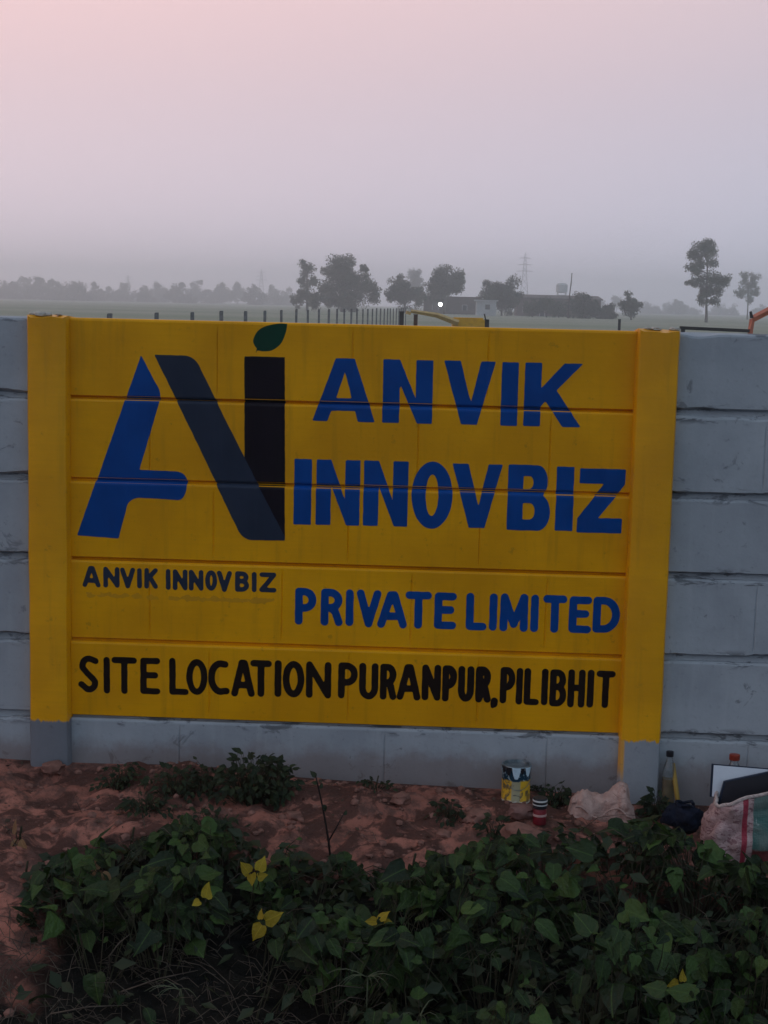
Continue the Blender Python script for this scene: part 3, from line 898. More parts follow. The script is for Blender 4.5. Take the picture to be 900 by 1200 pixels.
# clear bottle with a dark cap and a yellow stick beside the post
def m_clear():
    t = NT('clear_plastic')
    t.bsdf.inputs['Transmission Weight'].default_value = 0.92
    n = t.noise(t.coord('Object'), 30, 3)
    t.bump(n, 0.1, 0.002)
    return t.finish((0.80, 0.86, 0.88), 0.12, 0.5)
M['clear'] = m_clear()
M['amber'] = simple('amber_oil', (0.33, 0.20, 0.03), (0.24, 0.14, 0.02), 20, 0.25, 0.5)
def bottle(name, px, py, label, cap_mat, liquid, hgt=0.22, r=0.029, rz=0.0, lift=0.0, pos=None):
    if pos is None:
        p = hit(px, py); pos = (p[0], p[1], ground(p[0], p[1]) - 0.003)
    b = empty(name, pos, rz); tag(b, label, 'bottle')
    mb = MB(); mb.lathe([(r * 0.7, 0.0), (r, 0.006), (r, hgt * 0.36), (r * 0.93, hgt * 0.39), (r, hgt * 0.42), (r, hgt * 0.62), (r * 0.8, hgt * 0.74), (r * 0.45, hgt * 0.86), (r * 0.42, hgt * 0.93)], 22)
    shade_angle(mb.build('body', M['clear'], b))
    if liquid:
        mb = MB(); mb.lathe([(r * 0.66, 0.004), (r * 0.93, 0.009), (r * 0.93, hgt * 0.35), (r * 0.88, hgt * 0.39), (r * 0.93, hgt * 0.42), (r * 0.93, hgt * 0.52)], 20)
        shade_angle(mb.build('liquid', liquid, b))
    mb = MB(); mb.lathe([(r * 0.56, hgt * 0.91), (r * 0.58, hgt * 0.915), (r * 0.58, hgt * 0.995), (r * 0.50, hgt)], 18)
    shade_angle(mb.build('cap', cap_mat, b))
    return b
bottle('plastic_bottle', 782, 945, 'clear plastic bottle with a dark cap standing against the right yellow post', M['black_plastic'], M['amber'], 0.215, 0.024)
M['yellow_wood'] = simple('yellow_wood', (0.42, 0.26, 0.05), (0.30, 0.18, 0.04), 14, 0.6, 0.3, 0.3, 0.003, sc=(1, 1, 0.15))
p = hit(797, 952)
mb = MB(); mb.tube([(0, 0, -0.02), (-0.012, 0.045, 0.075), (-0.022, 0.085, 0.158)], [0.0085, 0.0095, 0.008], 7)
st = mb.build('wooden_stick', M['yellow_wood'], None, True, (p[0], p[1], ground(p[0], p[1])))
tag(st, 'short yellow stick leaning on the wall beside the dark capped bottle', 'stick')

# dark bundle between the bottle and the woven sack
M['navy_cloth'] = cloth_mat('navy_cloth', (0.016, 0.020, 0.040), (0.010, 0.012, 0.022), 30, 14)
p = hit(800, 975)
bag = empty('cloth_bundle', (p[0], p[1] + 0.04, ground(p[0], p[1]) - 0.01)); tag(bag, 'dark navy cloth bundle between the yellow stick and the woven sack', 'bundle')
bm = bmesh.new(); bmesh.ops.create_icosphere(bm, subdivisions=4, radius=1.0)
for v in bm.verts:
    n = mnoise.fractal(v.co * 1.4 + Vector((8, 2, 1)), 0.9, 2.0, 4); cr = abs(mnoise.noise(v.co * 3.1))
    c = v.co * (1 + 0.25 * n - 0.14 * cr); v.co = (c.x * 0.072, c.y * 0.055, c.z * 0.058 + 0.045)
me = bpy.data.meshes.new('cloth'); bm.to_mesh(me); bm.free(); me.materials.append(M['navy_cloth']); me.polygons.foreach_set('use_smooth', [True] * len(me.polygons))
obj('cloth', me, bag)
mb = MB(); mb.tube([(0.03 * math.cos(a) + 0.01, 0.03 * math.sin(a), 0.098 + 0.006 * math.sin(3 * a)) for a in [i * 0.55 for i in range(12)]], 0.006, 6)
mb.build('knot', M['navy_cloth'], bag, True)

# woven plastic sack, folded board and book, orange capped bottle
def m_sack():
    t = NT('woven_sack_print')
    v = t.coord('Object'); s = t.sep(v)
    n = t.noise(v, 26, 5, 0.65, 0.6); n2 = t.noise(v, 9, 5, 0.6, 0.8)
    x = t.math('ADD', s['X'], t.math('MULTIPLY', t.math('SUBTRACT', n2, 0.5), 0.012))
    z = t.math('ADD', s['Z'], t.math('MULTIPLY', t.math('SUBTRACT', n2, 0.5), 0.03))
    col = t.mix(t.rng(n, 0.35, 0.65), (0.56, 0.38, 0.37), (0.38, 0.24, 0.24))
    n4 = t.noise(t.coord('Object', (1, 1, 2.2)), 34, 4, 0.6, 1.4)
    col = t.mix(t.rng(n4, 0.54, 0.60, 0, 0.8), col, (0.20, 0.085, 0.10))
    col = t.mix(t.rng(n2, 0.55, 0.72, 0, 0.6), col, (0.20, 0.13, 0.11))
    stripe = t.math('MULTIPLY', t.rng(x, -0.052, -0.049), t.rng(x, -0.034, -0.031, 1, 0))
    col = t.mix(stripe, col, (0.34, 0.035, 0.06))
    right = t.rng(x, -0.015, -0.011)
    grn = t.mix(t.rng(n2, 0.40, 0.62), (0.055, 0.14, 0.125), (0.16, 0.22, 0.20))
    grn = t.mix(t.rng(n, 0.60, 0.66, 0, 0.6), grn, (0.42, 0.46, 0.44))
    low = t.rng(z, 0.068, 0.078, 1, 0)
    grn = t.mix(low, grn, (0.16, 0.035, 0.035))
    col = t.mix(right, col, grn)
    w1 = t.node('ShaderNodeTexWave'); w1.inputs['Scale'].default_value = 60; w1.bands_direction = 'X'; t.l.new(v, w1.inputs['Vector'])
    w2 = t.node('ShaderNodeTexWave'); w2.inputs['Scale'].default_value = 60; w2.bands_direction = 'Z'; t.l.new(v, w2.inputs['Vector'])
    t.bump(t.math('ADD', t.math('MULTIPLY', t.math('MULTIPLY', w1.outputs['Fac'], w2.outputs['Fac']), 0.15), t.math('MULTIPLY', n2, 4.0)), 0.6, 0.008)
    return t.finish(col, 0.55, 0.3)
M['sack_print'] = m_sack()
p0 = hit(880, 1024)
sx, sy = on_y(886, 1000, p0[1])[0], p0[1] + 0.09
sz = ground(sx, sy)
sack = empty('woven_sack', (sx, sy, sz - 0.005))
tag(sack, 'woven plastic sack, pinkish white with red stripe and green print, at right edge', 'sack')
def ws_fn(u, w):
    an = 2 * math.pi * u
    hh = 0.240
    ex = 0.62
    c, s_ = math.cos(an), math.sin(an)
    x = 0.155 * math.copysign(abs(c) ** ex, c); y = 0.088 * math.copysign(abs(s_) ** ex, s_)
    k = 0.90 + 0.13 * math.sin(math.pi * min(1, w * 1.1)) - 0.05 * w
    x *= k; y *= k
    z = hh * w
    top = 0.035 * math.cos(an + 0.7) * w ** 3 - 0.02 * w ** 3 * math.sin(2 * an)
    q = Vector((x * 13, y * 13, z * 13))
    n = mnoise.fractal(q, 0.8, 2.0, 4); cr = abs(mnoise.noise(q * 0.8 + Vector((5, 9, 2))))
    d = 0.014 * n + 0.034 * (cr - 0.3)
    return (x + d * c, y + d * s_ , z + top + 0.008 * n * w)
crumple('bag', 72, 26, ws_fn, M['sack_print'], sack, 0.003)
mb = MB()
rimp = [Vector(ws_fn(i / 48, 1.0)) for i in range(49)]
mb.tube([(a.x * 1.0, a.y * 1.0, a.z + 0.003 * math.sin(i * 1.7)) for i, a in enumerate(rimp)], 0.0065, 6, cap=False)
M['sack_hem'] = cloth_mat('sack_hem', (0.64, 0.52, 0.48), (0.50, 0.38, 0.36), 40, 20)
mb.build('rolled_hem', M['sack_hem'], sack, True)
mb = MB()
mb.lathe([(0.06, 0.0), (0.135, 0.004), (0.140, 0.02), (0.05, 0.05)], 20)
mb.v = [(x, y * 0.5, z + 0.115) for x, y, z in mb.v]
M['dark_cloth'] = cloth_mat('dark_rags', (0.020, 0.016, 0.018), (0.03, 0.022, 0.022), 30, 14)
rag = mb.build('dark_rags', M['dark_cloth'], None, True, (sx, sy, sz - 0.005)); tag(rag, 'dark rags filling the mouth of the woven sack', 'rags')

def slab(name, corners_px, Y, thick, mat, edge_mat, label, cat, lean=0.0):
    """a board whose face corners are read off the photograph at depth Y"""
    P = []
    for (a, b) in corners_px:
        q = on_y(a, b, Y); P.append(Vector((q[0], q[1], q[2])))
    cz_ = min(q.z for q in P)
    P = [Vector((q.x, q.y + lean * (q.z - cz_), q.z)) for q in P]
    c = sum(P, Vector()) / len(P)
    b = empty(name, tuple(c)); tag(b, label, cat)
    n = len(P)
    v = [q - c for q in P] + [q - c + Vector((0, thick, 0)) for q in P]
    f = [tuple(range(n)), tuple(reversed(range(n, 2 * n)))] + [(i, n + i, n + (i + 1) % n, (i + 1) % n) for i in range(n)]
    obj('cover', mesh_of('cover', v, f, edge_mat), b)
    v2 = [(q - c) * 0.955 + Vector((0, -0.0022, 0.0)) for q in P]
    v2 += [q + Vector((0, 0.002, 0)) for q in v2]
    obj('sheet', mesh_of('sheet', v2, f, mat), b)
    return b
M['white_card'] = simple('white_card', (0.74, 0.76, 0.82), (0.66, 0.68, 0.75), 8, 0.6, 0.3, 0.1)
M['navy_edge'] = simple('navy_board_edge', (0.010, 0.018, 0.045), (0.014, 0.02, 0.04), 20, 0.5, 0.3)
M['dark_board'] = simple('dark_board', (0.024, 0.021, 0.028), (0.016, 0.014, 0.02), 12, 0.5, 0.35)
slab('white_board', [(832, 934), (835, 897), (935, 905), (938, 942)], sy + 0.045, 0.006, M['white_card'], M['navy_edge'], 'white board with navy edge sticking up out of the woven sack', 'board', 0.12)
slab('dark_folder', [(841, 944), (849, 917), (938, 899), (946, 946)], sy + 0.02, 0.012, M['dark_board'], M['navy_edge'], 'black folder slanting in front of the white board in the woven sack', 'folder', 0.10)
M['orange_cap'] = simple('orange_red_plastic', (0.34, 0.055, 0.03), (0.26, 0.04, 0.025), 30, 0.4, 0.4)
q = on_y(861, 884, -0.06); gz = ground(q[0], -0.06)
bottle('plastic_bottle', 0, 0, 'clear bottle with an orange red cap standing behind the white board', M['orange_cap'], None, q[2] - gz, 0.034, 0.0, pos=(q[0], -0.06, gz))

# ------------------------------------------------------------------ far things beyond the wall
rnd = random.Random(77)
M['bark'] = simple('grey_brown_bark', (0.085, 0.066, 0.052), (0.05, 0.04, 0.032), 3, 0.9, 0.1, 0.4, 0.05)
def m_leaf(name, a, b, tr=0.25, rough=0.6):
    t = NT(name)
    oi = t.node('ShaderNodeObjectInfo').outputs['Random']
    v = t.coord('World'); n = t.noise(v, 1.1, 3)
    f = t.math('ADD', t.math('MULTIPLY', oi, 0.5), t.math('MULTIPLY', n, 0.5))
    col = t.mix(t.rng(f, 0.25, 0.75), a, b)
    t.finish(col, rough, 0.25)
    tl = t.node('ShaderNodeBsdfTranslucent'); t.l.new(col, tl.inputs['Color'])
    mx = t.node('ShaderNodeMixShader'); mx.inputs[0].default_value = tr
    t.l.new(t.bsdf.outputs[0], mx.inputs[1]); t.l.new(tl.outputs[0], mx.inputs[2])
    t.l.new(mx.outputs[0], t.n['Material Output'].inputs['Surface'])
    return t.mat
M['crown_dark'] = m_leaf('dark_tree_leaves', (0.040, 0.055, 0.025), (0.060, 0.075, 0.035))
M['crown_mid'] = m_leaf('olive_tree_leaves', (0.055, 0.070, 0.035), (0.080, 0.090, 0.045))

def tree(depth, blobs, base_px, seed, label, mat='crown_dark', dens=1.0, group=None, leaf=0.30, name='tree', lean=0.0, trunk_r=None, sparse=1.0):
    """blobs: foliage clumps (px, py, radius px) read off the photograph at that depth"""
    r_ = random.Random(seed)
    base = far(base_px, depth)
    s = depth / F
    t = empty(name, tuple(base)); tag(t, label, 'tree', group)
    v = []; f = []
    fw = RM[:, 1].copy(); fw[2] = 0; fw /= np.linalg.norm(fw)
    cs = []
    wpx = max(b[0] + b[2] for b in blobs) - min(b[0] - b[2] for b in blobs)
    for (bx, by, br) in blobs:
        c = CAM + ray(bx, by) * depth
        c = c + fw * r_.uniform(-0.28, 0.28) * wpx * s
        cs.append((Vector(c - base), br * s * 1.33))
    for c, R in cs:
        n = int(dens * sparse * (120 + 74 * (R / leaf) ** 2))
        n = min(n, 3200)
        sub = [(Vector((r_.gauss(0, 1), r_.gauss(0, 1), r_.gauss(0, 1))).normalized() * R * r_.uniform(0.15, 0.95), R * r_.uniform(0.32, 0.6)) for _ in range(int(8 + 6 * sparse))]
        for _ in range(n):
            sc_, sr = r_.choice(sub)
            d = Vector((r_.gauss(0, 1), r_.gauss(0, 1), r_.gauss(0, 0.8)))
            d.normalize()
            q = c + sc_ + d * sr * r_.random() ** 0.45
            a = Vector((r_.gauss(0, 1), r_.gauss(0, 1), r_.gauss(0, 0.7))).normalized()
            b = a.orthogonal().normalized(); b.rotate(Matrix.Rotation(r_.uniform(0, 6.28), 3, a))
            e = a.cross(b); L = leaf * r_.uniform(0.5, 1.15); Wd = L * r_.uniform(0.35, 0.6)
            k = len(v)
            v += [q - b * L * 0.5, q + e * Wd * 0.5, q + b * L * 0.5, q - e * Wd * 0.5]
            f.append((k, k + 1, k + 2, k + 3))
    obj('crown', mesh_of('crown', v, f, M[mat]), t)
    # trunk and limbs
    mb = MB()
    top = max(c.z + R for c, R in cs); low = min(c.z - R for c, R in cs)
    cxm = sum(c.x * R for c, R in cs) / sum(R for c, R in cs); cym = sum(c.y * R for c, R in cs) / sum(R for c, R in cs)
    tr_ = trunk_r or max(0.14, top * 0.024)
    fork = max(top * 0.22, min(low + 0.5, top * 0.5))
    pts = [(0, 0, -0.3), (lean * 0.2, 0, fork * 0.4), (cxm * 0.25 + lean * 0.4, cym * 0.25, fork), (cxm * 0.6, cym * 0.6, (fork + top) * 0.55), (cxm, cym, top * 0.86)]
    mb.tube(pts, [tr_ * 1.25, tr_, tr_ * 0.85, tr_ * 0.5, tr_ * 0.15], 8)
    for c, R in cs:
        h0 = max(fork * 0.7, min(c.z - R * 0.9, top * 0.7)); u = min(1.0, h0 / top)
        st_ = Vector((cxm * u * 0.7, cym * u * 0.7, h0))
        md = st_.lerp(c, 0.55) + Vector((r_.uniform(-.2, .2), r_.uniform(-.2, .2), -0.12 * R))
        mb.tube([st_, md, c + Vector((0, 0, R * 0.3))], [tr_ * 0.42, tr_ * 0.28, tr_ * 0.08], 5)
    mb.build('trunk', M['bark'], t, True)
    return t
tree(330, [(405, 312, 13), (392, 324, 13), (417, 326, 13), (433, 338, 10), (381, 340, 11), (401, 341, 16), (438, 350, 7), (413, 350, 13), (373, 353, 9), (427, 317, 5), (392, 352, 11)], 401, 1, 'largest tree, a broad spreading crown above the middle of the wall', leaf=0.5)
tree(350, [(360, 313, 8), (354, 328, 7), (366, 330, 6), (358, 344, 9), (349, 352, 8), (367, 349, 8)], 360, 2, 'slim two tiered tree just left of the largest tree', 'crown_mid', leaf=0.5, sparse=0.8)
tree(340, [(464, 333, 9), (475, 339, 10), (486, 346, 9), (460, 346, 7), (473, 352, 10), (492, 354, 7)], 474, 3, 'low wide tree directly left of the lit lamp', leaf=0.5)
tree(640, [(487, 325, 7), (483, 334, 7), (491, 335, 7), (488, 344, 8)], 487, 4, 'pale far tree with a round top peeping over the low wide tree', 'crown_mid', leaf=0.7)
tree(345, [(517, 324, 11), (529, 327, 12), (508, 335, 8), (521, 340, 13), (536, 336, 7), (512, 346, 9)], 521, 5, 'round topped dark tree standing over the lit lamp', leaf=0.5)
tree(330, [(579, 340, 12), (595, 341, 13), (587, 349, 15), (604, 350, 8), (570, 351, 8), (590, 358, 12)], 588, 6, 'dome shaped tree behind the pale hut', leaf=0.5)
for k, (bx, by, r0, lab) in enumerate([(624, 359, 7, 'round bush left of the middle of the long low building'), (641, 357, 9, 'dense bush in front of the middle of the long low building'), (655, 361, 7, 'small bush under the water tank')]):
    tree(310, [(bx, by, r0), (bx - r0 * 0.7, by + 4, r0 * 0.7), (bx + r0 * 0.7, by + 4, r0 * 0.7)], bx, 20 + k, lab, leaf=0.45)
tree(300, [(678, 351, 8), (688, 360, 10), (674, 362, 9), (697, 364, 9), (684, 369, 9), (689, 349, 4)], 684, 8, 'bushy dark tree beside the tall thin pole', leaf=0.45)
tree(300, [(712, 363, 8), (716, 369, 6), (707, 370, 7)], 711, 9, 'small dark tree right of the bushy tree by the pole', leaf=0.45)
tree(290, [(736, 354, 8), (745, 357, 7), (733, 360, 6), (740, 362, 7)], 740, 10, 'small round crowned tree on a thin trunk, standing alone', 'crown_dark', leaf=0.42, trunk_r=0.16)
tree(270, [(824, 291, 10), (833, 287, 6), (815, 299, 9), (829, 303, 9), (809, 318, 8), (818, 312, 7), (837, 326, 10), (824, 327, 8), (850, 329, 7), (829, 340, 9), (843, 341, 6), (812, 331, 6), (822, 350, 6), (836, 352, 6)], 828, 12, 'tallest tree, slender and open crowned, right of the painted bay', 'crown_mid', leaf=0.42, sparse=0.75, trunk_r=0.24)
tree(430, [(871, 327, 6), (884, 328, 6), (876, 338, 8), (868, 344, 5), (883, 343, 6), (878, 352, 4)], 876, 13, 'pale open crowned tree right of the tallest tree', 'crown_mid', leaf=0.5, sparse=0.7, trunk_r=0.2)
LT = [(8, 338, 15), (28, 333, 12), (47, 334, 14), (66, 338, 15), (90, 337, 15), (112, 341, 12), (132, 343, 10), (146, 339, 11), (168, 344, 11), (190, 341, 12), (210, 339, 12), (229, 336, 11), (246, 345, 8), (260, 339, 12), (278, 338, 11), (297, 342, 11), (318, 343, 12), (336, 345, 9)]
ORD = ('first second third fourth fifth sixth seventh eighth ninth tenth eleventh twelfth thirteenth fourteenth fifteenth sixteenth seventeenth eighteenth nineteenth twentieth '
       'twenty-first twenty-second twenty-third twenty-fourth twenty-fifth twenty-sixth twenty-seventh twenty-eighth twenty-ninth thirtieth').split()
for k, (bx, by, w_) in enumerate(LT):
    rr = random.Random(300 + k)
    bl = [(bx, by + 2, w_ * 0.62)] + [(bx + (q / 3 - 1) * w_ * 0.95 + rr.uniform(-2, 2), by + rr.uniform(5, 15), w_ * rr.uniform(0.38, 0.55)) for q in range(7)] + [(bx + rr.uniform(-0.4, 0.4) * w_, by - rr.uniform(2, 6), w_ * 0.33)]
    tree(950 + rr.uniform(-110, 60), bl, bx, 40 + k, ORD[k] + ' hazy tree from the left edge in the far left tree line', 'crown_mid', 0.8, 'trees of the far tree line on the left', 1.15, sparse=1.0)
RT = [(700, 356, 9), (722, 352, 8), (756, 361, 9), (768, 363, 9), (783, 361, 8), (792, 356, 9), (806, 362, 9), (842, 362, 10), (858, 364, 9), (893, 364, 9), (912, 362, 10)]
for k, (bx, by, w_) in enumerate(RT):
    rr = random.Random(500 + k)
    bl = [(bx, by, w_ * 0.55)] + [(bx + rr.uniform(-1, 1) * w_ * 0.9, by + rr.uniform(1, 8), w_ * rr.uniform(0.4, 0.6)) for _ in range(6)]
    tree(1000 + rr.uniform(-60, 90), bl, bx, 80 + k, ORD[k] + ' hazy tree from the left in the far tree line right of the long building', 'crown_mid', 0.8, 'trees of the far tree line on the right', 1.15, sparse=1.0)

# farm buildings
def wallmat(n, a, b): return simple(n, a, b, 0.6, 0.9, 0.1, 0.2, 0.02)
M['dark_render'] = wallmat('weathered_brick_wall', (0.135, 0.10, 0.09), (0.10, 0.08, 0.075))
M['pale_render'] = wallmat('pale_lime_wall', (0.46, 0.47, 0.48), (0.38, 0.39, 0.40))
M['roof_sheet'] = wallmat('rusty_roof_sheet', (0.10, 0.085, 0.08), (0.075, 0.065, 0.062))
M['dark_glass'] = simple('dark_window', (0.018, 0.020, 0.024), (0.03, 0.03, 0.035), 2, 0.25, 0.5, 0.0)
def building(name, px0, px1, ytop, depth, deep, label, wmat, windows, roof_mat, slope=0.0, dark_door=None, cat='building'):
    a = far(px0, depth); b = far(px1, depth)
    u = Vector(b - a); L = u.length; rz = math.atan2(u.y, u.x)
    H = zat((px0 + px1) / 2, ytop, depth)
    t = empty(name, tuple(a), rz); tag(t, label, cat)
    mb = MB(); hh = H - 0.25
    mb.box((L / 2, deep / 2, hh / 2 - 0.1), (L, deep, hh + 0.2)); mb.build('wall', wmat, t)
    mb = MB(); mb.box((L / 2, deep / 2 - 0.15, hh + 0.125 + slope * 0.5), (L + 0.7, deep + 0.9, 0.25), Matrix.Rotation(math.atan2(slope, deep), 3, 'X'))
    mb.build('roof', roof_mat, t)
    for (cx_, w_, z0, h_, kind) in windows:
        mb = MB(); mb.box((cx_ * L, -0.02, z0 + h_ / 2), (w_, 0.10, h_))
        o = mb.build('door' if kind == 'd' else 'window', M['dark_glass'], t)
        mb = MB()
        for sx_ in (-1, 1): mb.box((cx_ * L + sx_ * w_ / 2, -0.06, z0 + h_ / 2), (0.12, 0.12, h_ + 0.12))
        mb.box((cx_ * L, -0.06, z0 + h_ + 0.06), (w_ - 0.13, 0.12, 0.12))
        mb.build('frame', M['pale_render'], o)
    return t
building('farm_shed', 497, 563, 347.5, 352, 7, 'dark flat roofed shed right behind the lit lamp', M['dark_render'], [(0.2, 1.4, 0.9, 1.3, 'w'), (0.72, 1.1, 0.9, 1.2, 'w')], M['roof_sheet'])
building('long_farmhouse', 606, 704, 349.5, 345, 8, 'long low dark building behind the bushes', M['dark_render'], [(0.1, 1.2, 0.9, 1.2, 'w'), (0.3, 1.1, 0.0, 2.1, 'd'), (0.5, 1.2, 0.9, 1.2, 'w'), (0.75, 1.3, 0.9, 1.2, 'w'), (0.92, 1.1, 0.0, 2.1, 'd')], M['roof_sheet'], 0.7)
building('lime_washed_hut', 558.5, 581.5, 351.5, 318, 3.5, 'small pale hut with one dark window in front of the dome shaped tree', M['pale_render'], [(0.56, 1.1, 1.3, 1.0, 'w')], M['pale_render'], cat='hut')
def water_tank():
    d = 520; b = far(657.5, d); t = empty('water_tank', tuple(b)); tag(t, 'grey water tank on a tower standing over the long low building', 'water tank')
    s = d / F; zt = zat(657.5, 331.5, d)
    mb = MB(); mb.lathe([(1.4, zt - 3.4), (1.95, zt - 3.0), (1.95, zt - 0.7), (1.4, zt - 0.2), (0.3, zt)], 16); shade_angle(mb.build('tank', M['pale_render'], t))
    for a in (-1.35, 1.35):
        for c in (-1.35, 1.35):
            mb = MB(); mb.box((a, c, zt / 2 - 1.6), (0.4, 0.4, zt - 3.2)); mb.build('leg', M['pale_render'], t)
    for zz in (zt * 0.33, zt * 0.6):
        
        for yy_ in (-1.35, 1.35):
            mb = MB(); mb.box((0, yy_, zz), (2.3, 0.25, 0.3)); mb.build('brace', M['pale_render'], t)
water_tank()
M['wood_pole'] = simple('weathered_pole', (0.07, 0.055, 0.045), (0.05, 0.04, 0.034), 3, 0.9, 0.1)
b = far(666, 295); zt = zat(667.5, 320, 295)
pole = empty('utility_pole', tuple(b)); tag(pole, 'tall thin pole beside the bushy dark tree', 'pole')
mb = MB(); mb.tube([(0, 0, -0.5), (0.12, 0, zt * 0.5), (0.35, 0, zt * 0.8)], [0.15, 0.12, 0.10], 7); mb.build('shaft', M['wood_pole'], pole, True)
mb = MB(); mb.tube([(0.33, -0.13, zt * 0.72), (0.42, -0.13, zt)], [0.10, 0.09], 6); mb.build('pole_extension', M['wood_pole'], pole, True)
M['steel_far'] = simple('galvanised_steel', (0.24, 0.25, 0.27), (0.18, 0.19, 0.20), 4, 0.6, 0.4)
def pylon(px, ytop, depth, label):
    b = far(px, depth); H = zat(px, ytop, depth)
    t = empty('power_pylon', tuple(b)); tag(t, label, 'pylon')
    r_ = 0.075
    w = lambda z: 2.6 * (1 - z / H) ** 1.3 + 0.35
    lv = [H * q for q in (0, 0.17, 0.32, 0.45, 0.56, 0.66, 0.75, 0.83, 0.91)]
    for sx_ in (-1, 1):
        for sy_ in (-1, 1):
            mb = MB(); mb.tube([(sx_ * w(z), sy_ * w(z), z) for z in lv] + [(0, 0, H)], r_ * 1.5, 4); mb.build('leg', M['steel_far'], t)
    mb = MB()
    for z0, z1 in zip(lv[:-1], lv[1:]):
        for s_ in (-1, 1):
            mb.tube([(-w(z0), s_ * w(z0), z0), (w(z1), s_ * w(z1), z1)], r_ * 0.8, 4); mb.tube([(w(z0), s_ * w(z0), z0), (-w(z1), s_ * w(z1), z1)], r_ * 0.8, 4)
            mb.tube([(s_ * w(z0), -w(z0), z0), (s_ * w(z1), w(z1), z1)], r_ * 0.8, 4)
    mb.build('bracing', M['steel_far'], t)
    for z, l_ in ((H * 0.68, 4.6), (H * 0.79, 4.0), (H * 0.9, 3.2)):
        mb = MB(); mb.tube([(-l_, 0, z), (0, 0, z + 0.5), (l_, 0, z)], r_ * 1.3, 4); mb.tube([(-l_, 0, z), (l_, 0, z)], r_, 4); mb.build('crossarm', M['steel_far'], t)
pylon(613.5, 296, 820, 'lattice pylon rising behind the dome shaped tree, nearest of the three')
pylon(306, 315, 1150, 'faint lattice pylon in the haze left of the largest tree')
pylon(150, 322, 1250, 'faintest lattice pylon, above the left part of the far tree line')

# lit lamp on a post in front of the shed
def m_lamp():
    t = NT('lit_bulb'); t.bsdf.inputs['Emission Color'].default_value = (1.0, 0.96, 0.86, 1); t.bsdf.inputs['Emission Strength'].default_value = 40.0
    return t.finish((0.9, 0.9, 0.88), 0.3, 0.3)
M['lamp'] = m_lamp()
d = 335; b = far(516, d); zl = zat(516, 356.5, d)
lp = empty('yard_lamp', tuple(b)); tag(lp, 'lit white yard lamp glowing in front of the dark shed', 'lamp')
mb = MB(); mb.tube([(0, 0, -0.3), (0, 0, zl + 0.5), (0, -0.5, zl + 0.62)], 0.06, 6); mb.build('post', M['wood_pole'], lp, True)
mb = MB(); mb.lathe([(0.05, -0.42), (0.26, -0.34), (0.38, -0.12), (0.38, 0.12), (0.26, 0.34), (0.08, 0.44)], 14, (0, -0.5, zl)); shade_angle(mb.build('bulb', M['lamp'], lp))
mb = MB(); mb.lathe([(0.40, 0.30), (0.22, 0.48), (0.06, 0.6)], 14, (0, -0.5, zl)); mb.build('shade', M['steel_far'], lp, True)

# row of concrete posts running away behind the wall
M['thin_post'] = simple('weathered_thin_post', (0.21, 0.207, 0.21), (0.14, 0.138, 0.14), 12, 0.85, 0.2)
FPZ = 0.5 * (zat(128, 362.5, 6.81 * 3.2) + zat(260, 363.0, 9.81 * 3.2)) - 0.045
mb = MB(); mb.box((0, 0, FPZ / 2 - 0.2), (0.068, 0.068, FPZ + 0.4)); mb.box((0.004, 0, FPZ + 0.006), (0.060, 0.060, 0.014)); fp = mb.mesh('fence_post', M['thin_post'])
for n in range(-1, 29):
    px = 560 - 2940 / (n + 6.81); dep = (n + 6.81) * 3.2
    b = far(px, dep)
    o = obj('fence_post', fp, None, (b[0], b[1], 0.018 * rnd.uniform(-1, 1)))
    o.rotation_euler = (rnd.uniform(-0.012, 0.012), rnd.uniform(-0.012, 0.012), rnd.uniform(-0.2, 0.2))
    tag(o, ORD[n + 1] + ' thin grey post from the left in the row running away behind the wall', 'fence post', 'posts in a row behind the wall')
M['dark_steel'] = simple('dark_steel', (0.025, 0.024, 0.026), (0.035, 0.03, 0.03), 10, 0.6, 0.4)
M['rust_steel'] = simple('rusty_steel', (0.10, 0.055, 0.04), (0.07, 0.04, 0.03), 10, 0.8, 0.2)
for (px, yt, dep, mk, wd, lab) in [(471, 365.5, 42, 'dark_steel', 0.12, 'dark thick post at the end of the row of concrete posts'), (487.5, 369, 42, 'rust_steel', 0.11, 'rusty post under the upper end of the yellow loader arm'), (726.5, 374.5, 60, 'dark_steel', 0.10, 'lone short dark post showing above the wall by its right end')]:
    b = far(px, dep); h_ = zat(px, yt, dep)
    p_ = empty('steel_post', tuple(b)); tag(p_, lab, 'post')
    mb = MB(); mb.box((0, 0, h_ / 2 - 0.2), (wd, wd, h_ + 0.4)); mb.build('shaft', M[mk], p_)
    mb = MB(); mb.box((0, 0, h_ + 0.008), (wd + 0.02, wd + 0.02, 0.016)); mb.build('cap', M[mk], p_)

# yellow loader: only its arm and bonnet show over the wall
M['machine_yellow'] = simple('machine_yellow_paint', (0.66, 0.36, 0.02), (0.55, 0.29, 0.02), 8, 0.45, 0.4, 0.1)
M['pale_yellow'] = simple('faded_yellow_paint', (0.52, 0.36, 0.15), (0.42, 0.28, 0.12), 8, 0.5, 0.3, 0.1)
M['tyre'] = simple('tyre_rubber', (0.018, 0.018, 0.018), (0.03, 0.03, 0.03), 12, 0.85, 0.2)
def wheel(parent, c, r, w, rim):
    mb = MB(); mb.lathe([(r * 0.55, -w / 2), (r * 0.92, -w / 2), (r, -w * 0.35), (r, w * 0.35), (r * 0.92, w / 2), (r * 0.55, w / 2)], 24)
    mb.v = [(x + c[0], z + c[1], y + c[2]) for x, y, z in mb.v]
    o = mb.build('wheel', M['tyre'], parent); shade_angle(o)
    mb = MB(); mb.lathe([(r * 0.12, -w * 0.42), (r * 0.53, -w * 0.38), (r * 0.53, w * 0.38), (r * 0.12, w * 0.42)], 16)
    mb.v = [(x + c[0], z + c[1], y + c[2]) for x, y, z in mb.v]
    shade_angle(mb.build('rim', rim, o))
